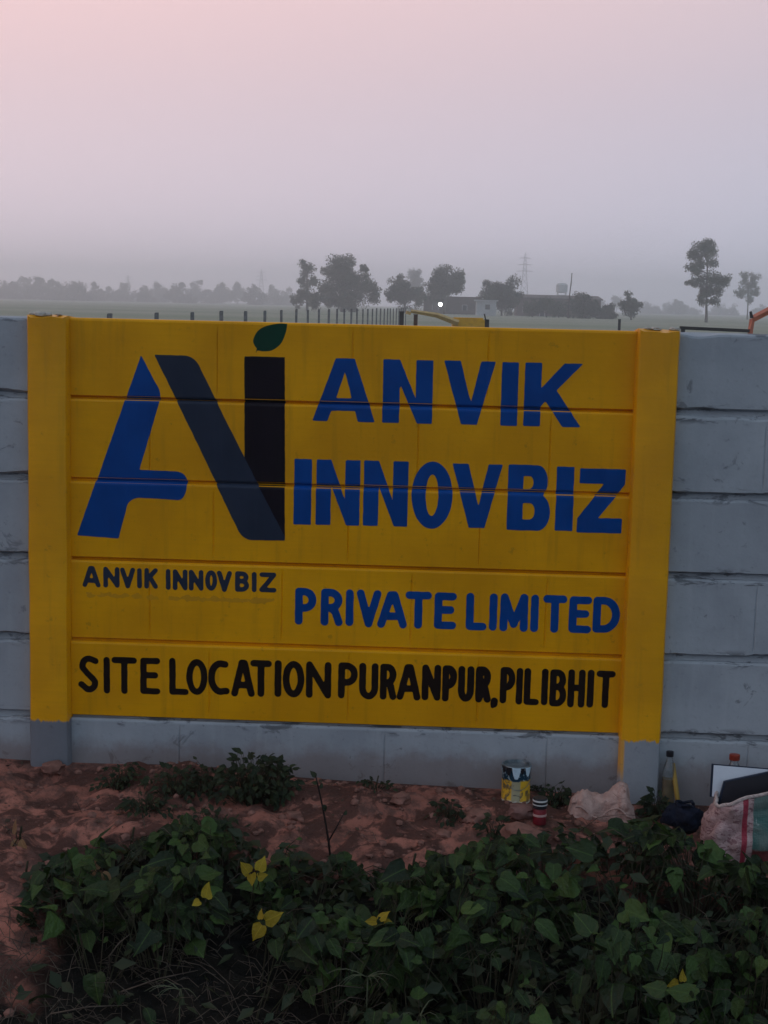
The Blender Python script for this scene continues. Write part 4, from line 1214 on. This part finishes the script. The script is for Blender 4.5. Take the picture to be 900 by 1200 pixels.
d = 44; b = far(549, d); zt = zat(549, 372.2, d)
mc = empty('loader_tractor', tuple(b), math.atan2(*(RM[1::-1, 0]))); tag(mc, 'yellow loader tractor, its sloping arm and bonnet just showing over the wall', 'tractor')
mb = MB(); mb.box((0, 0, zt - 0.28), (0.92, 0.75, 0.46)); mb.box((0.0, 0, zt - 0.025), (0.84, 0.62, 0.05)); mb.build('bonnet', M['machine_yellow'], mc)
mb = MB(); mb.box((0.1, 0, 0.72), (2.0, 0.5, 0.5)); mb.build('chassis', M['dark_steel'], mc)
for sx_, r_ in ((-0.55, 0.42), (1.0, 0.58)):
    for sy_ in (-0.62, 0.62): wheel(mc, (sx_, sy_, r_), r_, 0.32, M['machine_yellow'])
zA = zat(482, 364.6, d)
for sy_ in (-0.45, 0.45):
    mb = MB(); xA = (482 - 549) * d / F
    mb.tube([(xA, sy_, zA), (xA * 0.55, sy_, (zA * 0.6 + (zt - 0.1) * 0.4)), (-0.3, sy_, zt - 0.16)], [0.05, 0.075, 0.09], 4); mb.build('loader_arm', M['pale_yellow'], mc)
mb = MB(); mb.box((0.53, 0, zt - 0.19), (0.13, 0.5, 0.3)); mb.tube([(0.50, -0.1, zt - 0.05), (0.46, -0.1, zt + 0.12)], 0.02, 6); mb.build('exhaust', M['dark_steel'], mc)
mb = MB(); mb.box(((482 - 549) * d / F - 0.08, 0, zA - 0.05), (0.14, 1.1, 0.09), Matrix.Rotation(0.25, 3, 'Y')); mb.build('crossbar', M['pale_yellow'], mc)

# orange implement with a long dark beam behind the right part of the wall
M['orange_paint'] = simple('orange_red_paint', (0.55, 0.17, 0.10), (0.42, 0.13, 0.08), 8, 0.5, 0.35, 0.1)
d = 26; b = far(880.5, d)
im = empty('orange_implement', tuple(b), math.atan2(*(RM[1::-1, 0]))); tag(im, 'orange farm implement with a long dark beam, behind the grey wall at right', 'implement')
s_ = d / F
zb1 = zat(838, 386, d)
mb = MB(); mb.box((-41.5 * s_, 0, zb1 - 0.0), (83 * s_, 0.07, 0.055), Matrix.Rotation(0.022, 3, 'Y')); mb.build('beam', M['dark_steel'], im)
zb2 = zat(880, 388, d); zb3 = zat(882, 374, d); zb4 = zat(905, 361.5, d)
mb = MB(); mb.tube([(-0.01, 0, 0.0), (0.0, 0, zb2), (0.02, 0, zb3)], 0.045, 4); mb.build('upright', M['orange_paint'], im)
mb = MB(); mb.tube([(0.02, 0, zb3), (0.36, 0, zb4), (0.9, 0, zb4 - 0.25)], [0.06, 0.075, 0.075], 4); mb.build('arm', M['orange_paint'], im)
mb = MB(); mb.tube([(-0.03, -0.06, zat(878, 365, d)), (0.0, -0.06, zb3 + 0.02)], [0.022, 0.035], 5); mb.build('spring_tine', M['dark_steel'], im)
mb = MB(); mb.tube([(0.9, 0, -0.1), (0.9, 0, zb4 - 0.25)], 0.05, 5); mb.tube([(-1.15, 0, -0.1), (-1.15, 0, zb1 - 0.0)], 0.04, 5); mb.build('stand', M['dark_steel'], im)

# ------------------------------------------------------------------ plants
def leaf_mesh(name, seed, mat, lobed=True):
    """a blade with a folded midrib, 22 triangles: heart shaped (2), lobed (True) or narrow (False)"""
    r_ = random.Random(seed)
    if lobed == 2: half = [(0.20, -0.07), (0.37, 0.04), (0.42, 0.22), (0.39, 0.41), (0.29, 0.60), (0.17, 0.77), (0.06, 0.91)]
    elif lobed: half = [(0.24, -0.08), (0.44, 0.02), (0.50, 0.18), (0.38, 0.36), (0.29, 0.55), (0.18, 0.74), (0.07, 0.90)]
    else: half = [(0.10, 0.0), (0.22, 0.12), (0.30, 0.28), (0.30, 0.46), (0.24, 0.64), (0.14, 0.80), (0.05, 0.92)]
    fold = r_.uniform(-0.1, 0.6); curl = r_.uniform(-0.1, 0.6); tw = r_.uniform(-0.45, 0.45); ph = r_.uniform(0, 6)
    def z(x, y): return fold * abs(x) * (1 - 0.3 * y) - curl * y * y + tw * x * y + 0.10 * math.sin(8 * y + ph) * abs(x)
    v = [(0, y, z(0, y)) for y in (0.0, 0.2, 0.4, 0.6, 0.8, 1.0)]; f = []
    for s in (-1, 1):
        k = len(v)
        for x, y in half:
            x2 = x * r_.uniform(0.88, 1.1) * s; y2 = y + r_.uniform(-0.02, 0.02); v.append((x2, y2, z(x2, y2)))
        h = [k + q for q in range(7)]
        tri = [(0, h[0], h[1]), (0, h[1], h[2]), (0, h[2], 1), (1, h[2], h[3]), (1, h[3], 2), (2, h[3], h[4]), (2, h[4], 3), (3, h[4], h[5]), (3, h[5], 4), (4, h[5], h[6]), (4, h[6], 5)]
        f += [t if s < 0 else t[::-1] for t in tri]
    return mesh_of(name, v, f, mat, True)
def m_vine(name, a, b, c, tr=0.22):
    t = NT(name)
    oi = t.node('ShaderNodeObjectInfo').outputs['Random']
    v = t.coord('Object'); n = t.noise(v, 4.5, 4)
    col = t.mix(t.math('POWER', oi, 2.1), a, b)
    col = t.mix(t.rng(n, 0.55, 0.75, 0, 0.5), col, c)
    x = t.math('ABSOLUTE', t.sep(v)['X'])
    col = t.mix(t.rng(x, 0.0, 0.035, 0.5, 0.0), col, tuple(q * 1.5 for q in b))
    t.bump(n, 0.4, 0.05)
    t.finish(col, 0.5, 0.3)
    tl = t.node('ShaderNodeBsdfTranslucent'); t.l.new(col, tl.inputs['Color'])
    mx = t.node('ShaderNodeMixShader'); mx.inputs[0].default_value = tr
    t.l.new(t.bsdf.outputs[0], mx.inputs[1]); t.l.new(tl.outputs[0], mx.inputs[2])
    t.l.new(mx.outputs[0], t.n['Material Output'].inputs['Surface'])
    return t.mat
M['vine'] = m_vine('vine_leaves', (0.010, 0.020, 0.005), (0.062, 0.112, 0.022), (0.020, 0.034, 0.009))
M['weed'] = m_vine('weed_leaves', (0.018, 0.028, 0.012), (0.045, 0.058, 0.022), (0.06, 0.045, 0.024))
M['yellow_leaf'] = m_vine('yellowing_leaves', (0.34, 0.23, 0.012), (0.44, 0.31, 0.02), (0.13, 0.12, 0.02))
M['dry_leaf'] = m_vine('dry_leaves', (0.27, 0.15, 0.075), (0.36, 0.21, 0.10), (0.2, 0.11, 0.06))
M['stem'] = simple('green_brown_stem', (0.040, 0.042, 0.020), (0.045, 0.032, 0.020), 20, 0.7, 0.2)
M['dry_stem'] = simple('dry_stem', (0.13, 0.10, 0.075), (0.07, 0.052, 0.042), 20, 0.8, 0.1)
M['twig'] = simple('dark_twig', (0.032, 0.022, 0.020), (0.022, 0.016, 0.014), 30, 0.8, 0.1)
LV = [leaf_mesh('vine_leaf', 900 + k, M['vine'], 2 if k < 10 else (k < 12)) for k in range(14)]
LW = [leaf_mesh('weed_leaf', 930 + k, M['weed'], False) for k in range(5)]
LY = [leaf_mesh('yellow_leaf', 950 + k, M['yellow_leaf'], 2) for k in range(3)]
LD = [leaf_mesh('dry_leaf', 960 + k, M['dry_leaf'], False) for k in range(3)]

def leaf_matrix(pos, nrm, tip, size):
    n = Vector(nrm).normalized(); t = Vector(tip); t = (t - n * t.dot(n)).normalized(); x = t.cross(n)
    m = Matrix((( x.x, t.x, n.x), (x.y, t.y, n.y), (x.z, t.z, n.z))).to_4x4()
    m = Matrix.Translation(pos) @ m @ Matrix.Diagonal((size, size, size, 1))
    return m
def plant(name, label, cat, group, root, leaves, meshes, stem_mat=None, stem_r=0.0022, part='leaf', stems=True):
    """leaves: (position, normal, tip direction, size) in world space"""
    t = empty(name, tuple(root)); tag(t, label, cat, group)
    base = Vector(root); r_ = random.Random(int(abs(root[0] * 977 + root[1] * 571) * 100))
    mb = MB()
    for k, (p, n, tip, s) in enumerate(leaves):
        o = bpy.data.objects.new(part, meshes[r_.randrange(len(meshes))])
        link(o, t)
        o.matrix_local = leaf_matrix(Vector(p) - base, n, tip, s)
        if stems:
            q = Vector(p) - base
            st = Vector((q.x * 0.35 + r_.uniform(-.02, .02), q.y * 0.35 + r_.uniform(-.02, .02), -0.015 + 0.25 * max(0, q.z)))
            md = st.lerp(q, 0.55) + Vector((r_.uniform(-.015, .015), r_.uniform(-.015, .015), 0.02))
            mb.tube([st, md, q], [stem_r, stem_r * 0.8, stem_r * 0.5], 3, cap=False)
    if stems and mb.v:
        mb.tube([(0, 0, -0.03), (0.004, 0.003, 0.02), (0.01, 0, 0.05)], stem_r * 1.8, 5)
        mb.build('stem', stem_mat or M['stem'], t, True)
    return t
# where the vine canopy stands: height above the soil
def canopy(x, y):
    px, _ = proj((x, y, 0.0))
    h = float(np.interp(px, [-200, 20, 60, 200, 330, 430, 520, 600, 700, 800, 880, 1100], [0.0, 0.02, 0.15, 0.18, 0.20, 0.16, 0.18, 0.25, 0.29, 0.28, 0.25, 0.25]))
    edge = float(np.interp(px, [0, 60, 200, 330, 420, 480, 560, 640, 760, 830, 1000], [-0.86, -0.80, -0.70, -0.70, -0.80, -0.86, -0.76, -0.62, -0.57, -0.68, -0.74]))
    k = sm(edge + 0.03, edge - 0.22, y)
    n = mnoise.fractal(Vector((x * 3.1, y * 3.1, 2.2)), 1.0, 2.0, 3)
    return max(0.0, h * k * (0.9 + 0.75 * n))
vr = random.Random(4242)
def dark_corner(px, py):
    return py > 1085 + max(0, px - 300) * 0.9 and px < 440
def vine(x, y, label, group, nl=64, R=0.21, dark=0.0):
    L = []
    for _ in range(nl):
        a = vr.uniform(0, 2 * math.pi); r = R * math.sqrt(vr.random())
        lx, ly = x + r * math.cos(a), y + r * math.sin(a)
        c = canopy(lx, ly)
        if c < 0.03: continue
        g0 = ground(lx, ly)
        u = 1.08 - 0.8 * vr.random() ** 1.4
        gap = mnoise.fractal(Vector((lx * 4.3 + 7, ly * 4.3, 5.1)), 1.0, 2.0, 3)
        if gap < -0.02 + vr.gauss(0, 0.08): continue                        # dark gaps between the clumps
        bx_, by_ = proj((lx, ly, g0 + c))
        if dark_corner(bx_, by_ + 40 * gap) and vr.random() < 0.95: continue
        if by_ > 1150 and vr.random() < 0.55: continue    # bare dark corner at lower left
        bx_, _ = proj((lx, ly, g0 + 0.1))
        lim = float(np.interp(bx_, [0, 60, 150, 220, 330, 380, 470, 540, 600, 650, 700, 760, 830, 870, 1000], [1003, 988, 986, 962, 968, 993, 1012, 992, 980, 968, 964, 970, 990, 1010, 1012])) + vr.uniform(0, 9)
        top = on_y(bx_, lim, ly)[2] - 0.02                                   # outline of the bed against the soil
        if top < g0 + 0.012: continue
        u = min(u, (top - g0) / c)
        nrm = Vector((vr.gauss(0, 0.65), -0.55 + vr.gauss(0, 0.6), 1.0))
        tip = Vector((math.cos(a) + vr.gauss(0, 0.5), math.sin(a) - 0.6 + vr.gauss(0, 0.5), -0.25))
        L.append(((lx, ly, g0 + c * u + 0.02), nrm, tip, (vr.uniform(0.020, 0.062) if vr.random() < 0.8 else vr.uniform(0.06, 0.092))))
    if len(L) < 6: return None
    return plant('vine_plant', label, 'vine', group, (x, y, ground(x, y)), L, LV)
ZONES = [('leafy vine plant below the left half of the painted bay', 'vines of the left bed'),
         ('leafy vine plant below the middle of the painted bay', 'vines of the middle bed'),
         ('leafy vine plant below the right post and sacks', 'vines of the right bed')]
yy = -0.78
row = 0
while yy > -2.35:
    half = 450 / F * (CAM[1] * -1 + yy) + 0.30
    x0 = CAM[0] - half - 0.2; x1 = CAM[0] + half + 0.05
    xx = x0 + (0.11 if row % 2 else 0.0)
    while xx < x1:
        X, Y = xx + vr.uniform(-0.06, 0.06), yy + vr.uniform(-0.06, 0.06)
        px, py = proj((X, Y, 0.0))
        z = 0 if px < 380 else (1 if px < 600 else 2)
        if px > 20: vine(X, Y, (ZONES[z][0] + (', nearest the wall' if Y > -1.15 else (', halfway down' if Y > -1.6 else ', nearest the viewer'))), ZONES[z][1], 84)
        xx += 0.235
    yy -= 0.205; row += 1

# undergrowth below the canopy: small dark leaves nobody could count
uv_, uf = [], []
for _ in range(15000):
    x, y = vr.uniform(-0.5, 3.4), vr.uniform(-2.7, -0.45)
    c = canopy(x, y)
    if c < 0.02: continue
    z = ground(x, y) + c * vr.uniform(0.02, 0.75) + 0.004
    if dark_corner(*proj((x, y, z))) and vr.random() < 0.9: continue
    s_ = vr.uniform(0.012, 0.036)
    n = Vector((vr.gauss(0, 0.6), vr.gauss(-0.2, 0.6), 1)).normalized(); t_ = Vector((vr.gauss(0, 1), vr.gauss(0, 1), -0.3)); t_ = (t_ - n * t_.dot(n)).normalized(); e = n.cross(t_)
    k = len(uv_); q = Vector((x, y, z))
    uv_ += [q - t_ * s_, q + e * s_ * 0.55 - t_ * 0.2 * s_, q + t_ * s_ - n * s_ * 0.3, q - e * s_ * 0.55 - t_ * 0.2 * s_]
    uf += [(k, k + 1, k + 2), (k, k + 2, k + 3)]
ug = obj('undergrowth', mesh_of('undergrowth', uv_, uf, M['weed'])); tag(ug, 'small dark leaves of the undergrowth between the vines', 'undergrowth', None, 'stuff')
# thin dry stems and straw lying through the bed
mb = MB()
for _ in range(900):
    x, y = vr.uniform(-0.2, 3.2), vr.uniform(-2.5, -0.55)
    c = canopy(x, y)
    if c < 0.03 and vr.random() < 0.7: continue
    a = vr.uniform(0, 6.28); l_ = vr.uniform(0.05, 0.20); el = vr.uniform(-0.1, 0.7) 
    p0 = Vector((x, y, ground(x, y) + c * vr.uniform(0.05, 0.8) + 0.005))
    d_ = Vector((math.cos(a) * math.cos(el), math.sin(a) * math.cos(el) * 0.6, math.sin(el)))
    p1 = p0 + d_ * l_ * 0.5 + Vector((0, 0, 0.01)); p2 = p0 + d_ * l_ + Vector((vr.uniform(-.02, .02), 0, -0.02))
    mb.tube([p0, p1, p2], [0.0013, 0.0012, 0.0006], 3, cap=False)
for _ in range(420):
    px_, py_ = vr.uniform(-20, 430), vr.uniform(1085, 1230)
    if not dark_corner(px_, py_): continue
    p_ = hit(px_, py_); a = vr.uniform(0, 6.28); el = vr.uniform(0.0, 0.9); l_ = vr.uniform(0.04, 0.16)
    p0 = Vector((p_[0], p_[1], ground(p_[0], p_[1]) + 0.003))
    d_ = Vector((math.cos(a) * math.cos(el), math.sin(a) * math.cos(el), math.sin(el)))
    mb.tube([p0, p0 + d_ * l_ * 0.5 + Vector((0, 0, 0.012)), p0 + d_ * l_ + Vector((vr.uniform(-.03, .03), 0, -0.015))], [0.0014, 0.0012, 0.0005], 3, cap=False)
o = mb.build('dry_straw', M['dry_stem'], None, True); tag(o, 'thin dry stems and straw strewn through the vine bed', 'straw', None, 'stuff')

# single sprigs that stand out by their colour
def sprig(px, py, lift, specs, meshes, name, label, cat='plant', stem=True):
    """specs: (dx px, dy px, size m, tip angle deg) of each leaf around the photo point"""
    p = hit(px, py)
    Yc = p[1] - lift * 1.5
    c = on_y(px, py, Yc)
    L = []
    for dx, dy, s_, an in specs:
        q = on_y(px + dx, py + dy, Yc)
        a = math.radians(an)
        L.append(((q[0], q[1], q[2]), (vr.gauss(0, 0.45), -0.9, 0.65 + vr.gauss(0, 0.25)), (math.cos(a), -0.15 + vr.gauss(0, 0.3), math.sin(a)), s_))
    root = (c[0], Yc + 0.02, ground(c[0], Yc + 0.02))
    return plant(name, label, cat, None, root, L, meshes, M['stem'])
sprig(297, 1020, 0.2, [(-5, 3, 0.048, 140), (6, 0, 0.046, 55), (-2, 4, 0.042, 285), (5, 8, 0.034, 20)], LY, 'yellow_sprig', 'brightest sprig of yellow leaves in the left vine bed')
sprig(313, 1080, 0.2, [(-2, -1, 0.055, 25), (-6, 4, 0.052, 235), (-7, -3, 0.03, 110)], LY, 'yellow_sprig', 'lower sprig of two yellow leaves below the brightest one')
sprig(445, 1078, 0.2, [(0, 0, 0.040, 70), (-4, 2, 0.034, 165), (5, 3, 0.036, 350)], LY, 'yellow_sprig', 'small dull yellow sprig under the bare twig')
sprig(117, 1018, 0.15, [(0, 0, 0.045, 100), (4, 4, 0.045, 300), (-4, 2, 0.03, 200)], LD, 'dry_sprig', 'brown dry leaves standing in the left vine bed')
sprig(20, 980, 0.03, [(-3, -2, 0.055, 115), (4, 4, 0.05, 310), (0, 4, 0.035, 220)], LD, 'dry_sprig', 'pale dry leaves on the bare soil at the left edge')
sprig(238, 1052, 0.2, [(3, 0, 0.050, 50), (-4, 4, 0.03, 200)], LY, 'yellow_sprig', 'half hidden yellow leaf left of the lower yellow sprig')
sprig(800, 1150, 0.2, [(0, 0, 0.035, 60), (-5, 2, 0.034, 190)], LY, 'yellow_sprig', 'small yellow leaf low in the right vine bed')

# weedy shrub and weeds at the foot of the wall
def weed(px, py, R, H, nl, label, name='weed_plant', dry=0.0, cat='weed', lift=0.0, size=(0.018, 0.038), deep=0.6):
    p = hit(px, py); L = []
    for _ in range(nl):
        a = vr.uniform(0, 6.28); r = math.sqrt(vr.random()); u = vr.random() ** 0.7
        x = p[0] + R * r * math.cos(a) * (1 - 0.25 * u); y = min(-0.015, p[1] + R * deep * r * math.sin(a))
        z = ground(x, y) + 0.008 + H * u * (1 - 0.55 * r * r)
        L.append(((x, y, z), (vr.gauss(0, 0.5), -0.5 + vr.gauss(0, 0.4), 0.8), (math.cos(a), math.sin(a) - 0.4, -0.2 + vr.gauss(0, 0.4)), vr.uniform(*size)))
    return plant(name, label, cat, None, (p[0], p[1], ground(p[0], p[1])), L, LD if dry > 0.5 else LW, M['dry_stem'] if dry > 0.5 else M['stem'], 0.0015)
weed(293, 942, 0.155, 0.165, 230, 'dark green weedy shrub growing against the base panel left of middle', 'weedy_shrub', cat='shrub')
weed(205, 930, 0.14, 0.07, 80, 'low straggling weed left of the weedy shrub', size=(0.014, 0.03))
weed(140, 925, 0.10, 0.06, 70, 'sparse low weed near the foot of the left yellow post', size=(0.012, 0.026))
weed(235, 925, 0.13, 0.09, 70, 'straggling weed filling the gap left of the weedy shrub', size=(0.012, 0.03))
weed(170, 945, 0.12, 0.05, 80, 'flat weed on the soil below the left of the base panel', size=(0.012, 0.026))
weed(325, 935, 0.09, 0.12, 90, 'right hand side shoot next to the weedy shrub', size=(0.016, 0.036))
weed(652, 945, 0.055, 0.085, 60, 'small green weed between the red pot and the cloth sack', size=(0.014, 0.032))
weed(630, 925, 0.05, 0.02, 16, 'tiny weed at the wall behind the red pot', size=(0.01, 0.02))
weed(525, 960, 0.075, 0.05, 46, 'low greenish weed on the soil left of the broken brick', size=(0.014, 0.03))
weed(440, 925, 0.07, 0.03, 26, 'tiny weeds at the wall above the soil heap', size=(0.01, 0.02))
weed(580, 985, 0.07, 0.06, 40, 'weed tuft at the vine edge in front of the broken brick', size=(0.015, 0.035))
weed(768, 955, 0.06, 0.08, 60, 'dark weed growing in front of the right yellow post', size=(0.018, 0.036))
weed(255, 975, 0.12, 0.05, 60, 'low weed on the soil in front of the weedy shrub', size=(0.014, 0.03))
# the bare twig
p = hit(388, 1003)
tw = empty('bare_twig', (p[0], p[1], ground(p[0], p[1]))); tag(tw, 'bare dark forked twig standing up from the middle of the bed', 'twig')
def rel(px, py, dy=0.0):
    q = on_y(px, py, p[1] + dy); return (q[0] - p[0], q[1] - p[1], q[2] - ground(p[0], p[1]))
mb = MB(); mb.tube([(0, 0, -0.03), rel(385, 985), rel(379, 950), rel(373, 922), rel(370, 909)], [0.0042, 0.004, 0.0034, 0.0028, 0.002], 5); mb.build('stem', M['twig'], tw, True)
mb = MB(); mb.tube([rel(385, 986), rel(394, 970), rel(403, 953)], [0.003, 0.0026, 0.0012], 5); mb.build('branch', M['twig'], tw, True)
for (a, b_, s_, an) in [(370, 911, 0.028, 125), (375, 924, 0.022, 60), (379, 943, 0.026, 290), (403, 955, 0.020, 50), (372, 918, 0.02, 170)]:
    o = bpy.data.objects.new('leaf', LW[0]); link(o, tw); an = math.radians(an)
    o.matrix_local = leaf_matrix(Vector(rel(a, b_)), (0.3, -0.9, 0.3), (math.cos(an), 0, math.sin(an)), s_)
# pale grass tufts in the front of the bed
M['grass'] = simple('pale_grass_blade', (0.075, 0.085, 0.045), (0.11, 0.11, 0.07), 8, 0.6, 0.2, 0.0)
def tuft(px, py, n, l_, label, up=0.25, drop=0.18):
    p = hit(px, py); Yc = p[1] - 0.22; c = on_y(px, py, Yc)
    g0 = ground(c[0], Yc)
    t = empty('grass_tuft', (c[0], Yc, g0)); tag(t, label, 'grass')
    h = c[2] - g0
    mb = MB(); mb.tube([(0, 0, -0.02), (0.002, 0, h)], 0.002, 4); mb.build('stem', M['grass'], t, True)
    for k in range(n):
        a = math.radians(200 + 140 * k / max(1, n - 1) + vr.uniform(-12, 12)) if k % 3 else vr.uniform(0, 6.28)
        L_ = l_ * vr.uniform(0.7, 1.15); d_ = Vector((math.cos(a), math.sin(a) * 0.8, 0)); w_ = d_.cross(Vector((0, 0, 1))) * 0.0026
        v = []; 
        for q in range(5):
            u = q / 4; c_ = Vector((0, 0, h)) + d_ * L_ * u + Vector((0, 0, up * L_ * math.sin(u * 2.2) - drop * L_ * u * u)); ww = w_ * (1 - u * 0.92)
            v += [c_ - ww, c_ + Vector((0, 0, 0.0012)), c_ + ww]
        f = []
        for q in range(4): f += [(q * 3, q * 3 + 1, q * 3 + 4, q * 3 + 3), (q * 3 + 1, q * 3 + 2, q * 3 + 5, q * 3 + 4)]
        obj('blade', mesh_of('blade', v, f, M['grass'], True), t)
tuft(430, 1145, 9, 0.10, 'star shaped grass tuft at the bottom middle of the bed')
tuft(735, 1110, 8, 0.11, 'pale drooping grass tuft in the right vine bed', 0.1, 0.9)
tuft(480, 1030, 7, 0.09, 'thin grass tuft at the vine edge right of the bare twig')
tuft(575, 1120, 7, 0.10, 'pale grass tuft right of the star shaped one', 0.3, 0.5)
tuft(210, 1160, 7, 0.12, 'dry grass tuft in the dark lower left of the bed')
tuft(490, 1195, 7, 0.09, 'short grass tuft at the bottom edge of the photo', 0.5, 0.2)

# dark litter of rotting leaves, chips and bits of straw on the soil strip
M['litter'] = m_leaf('rotting_litter', (0.045, 0.030, 0.022), (0.12, 0.075, 0.05), 0.0, 0.9)
lv_, lf_ = [], []
for _ in range(2600):
    x, y = vr.uniform(-0.5, 3.2), -0.02 - 0.95 * vr.random()
    if mnoise.noise(Vector((x * 4, y * 5, 3.3))) + vr.gauss(0, 0.25) < 0.05: continue
    s_ = 0.003 + 0.012 * vr.random() ** 2.5; q = Vector((x, y, ground(x, y) + 0.003 + s_ * 0.2))
    n = Vector((vr.gauss(0, 0.4), vr.gauss(0, 0.4), 1)).normalized(); t_ = Vector((vr.gauss(0, 1), vr.gauss(0, 1), 0)); t_ = (t_ - n * t_.dot(n)).normalized(); e = n.cross(t_)
    w_ = vr.uniform(0.15, 0.7); k = len(lv_)
    lv_ += [q - t_ * s_, q + e * s_ * w_, q + t_ * s_ + n * s_ * 0.2, q - e * s_ * w_]; lf_ += [(k, k + 1, k + 2), (k, k + 2, k + 3)]
o = obj('leaf_litter', mesh_of('leaf_litter', lv_, lf_, M['litter'])); tag(o, 'dark leaf litter and straw bits scattered on the soil strip', 'litter', None, 'stuff')

# dry stalks lying over the dark corner of the bed
for (a, b_, lab) in [((140, 1163), (232, 1137), 'long pale dry stalk lying in the dark lower left of the bed'), ((60, 1188), (150, 1178), 'dry stalk near the bottom left corner of the bed'), ((128, 1120), (152, 1095), 'short curved dry stem standing in the dark lower left')]:
    p = hit(*a); Ya = p[1] - 0.12
    q0 = on_y(a[0], a[1], Ya); q1 = on_y(b_[0], b_[1], Ya + 0.03); c = Vector(q0)
    mid = (Vector(q0) + Vector(q1)) / 2 + Vector((0, 0, 0.008))
    mb = MB(); mb.tube([Vector((0, 0.03, ground(q0[0], q0[1] + 0.03) - q0[2])), Vector((0, 0, 0)), mid - c, Vector(q1) - c], [0.0022, 0.0026, 0.0022, 0.001], 5)
    o = mb.build('dry_stalk', M['dry_stem'], None, True, tuple(q0)); tag(o, lab, 'stalk')

# loose crumbs of soil
cv, cf = [], []
ico = bmesh.new(); bmesh.ops.create_icosphere(ico, subdivisions=1, radius=1.0); iv = [v.co.copy() for v in ico.verts]; ifc = [[v.index for v in f.verts] for f in ico.faces]; ico.free()
for _ in range(1700):
    x, y = vr.uniform(-0.9, 3.6), -0.03 - 1.0 * vr.random() ** 1.3
    if x < 0.25: y = vr.uniform(-2.3, -0.03)
    if canopy(x, y) > 0.12: continue
    r = 0.0035 + 0.016 * vr.random() ** 4
    z = ground(x, y) + r * 0.25; k = len(cv); ph = vr.uniform(0, 50)
    for c in iv:
        m_ = r * (1 + 0.35 * mnoise.noise(c * 1.3 + Vector((ph, 0, 0)))); cv.append((x + c.x * m_, y + c.y * m_, z + c.z * m_ * 0.7))
    cf += [[i + k for i in f] for f in ifc]
cr = obj('soil_crumbs', mesh_of('soil_crumbs', cv, cf, M['stone'])); tag(cr, 'loose crumbs of reddish soil in front of the wall', 'soil crumbs', None, 'stuff')

# ------------------------------------------------------------------ haze
def m_haze():
    m = bpy.data.materials.new('haze_air'); m.use_nodes = True; n = m.node_tree.nodes; n.clear()
    out = n.new('ShaderNodeOutputMaterial'); v = n.new('ShaderNodeVolumePrincipled')
    v.inputs['Color'].default_value = (0.86, 0.945, 1.0, 1); v.inputs['Density'].default_value = 0.0013; v.inputs['Anisotropy'].default_value = 0.6
    m.node_tree.links.new(v.outputs[0], out.inputs['Volume'])
    return m
mb = MB(); mb.box((0, 650, 17), (3640, 2340, 40))
hz = mb.build('haze', m_haze()); tag(hz, 'thin dusk haze lying over the fields', 'haze', None, 'stuff')
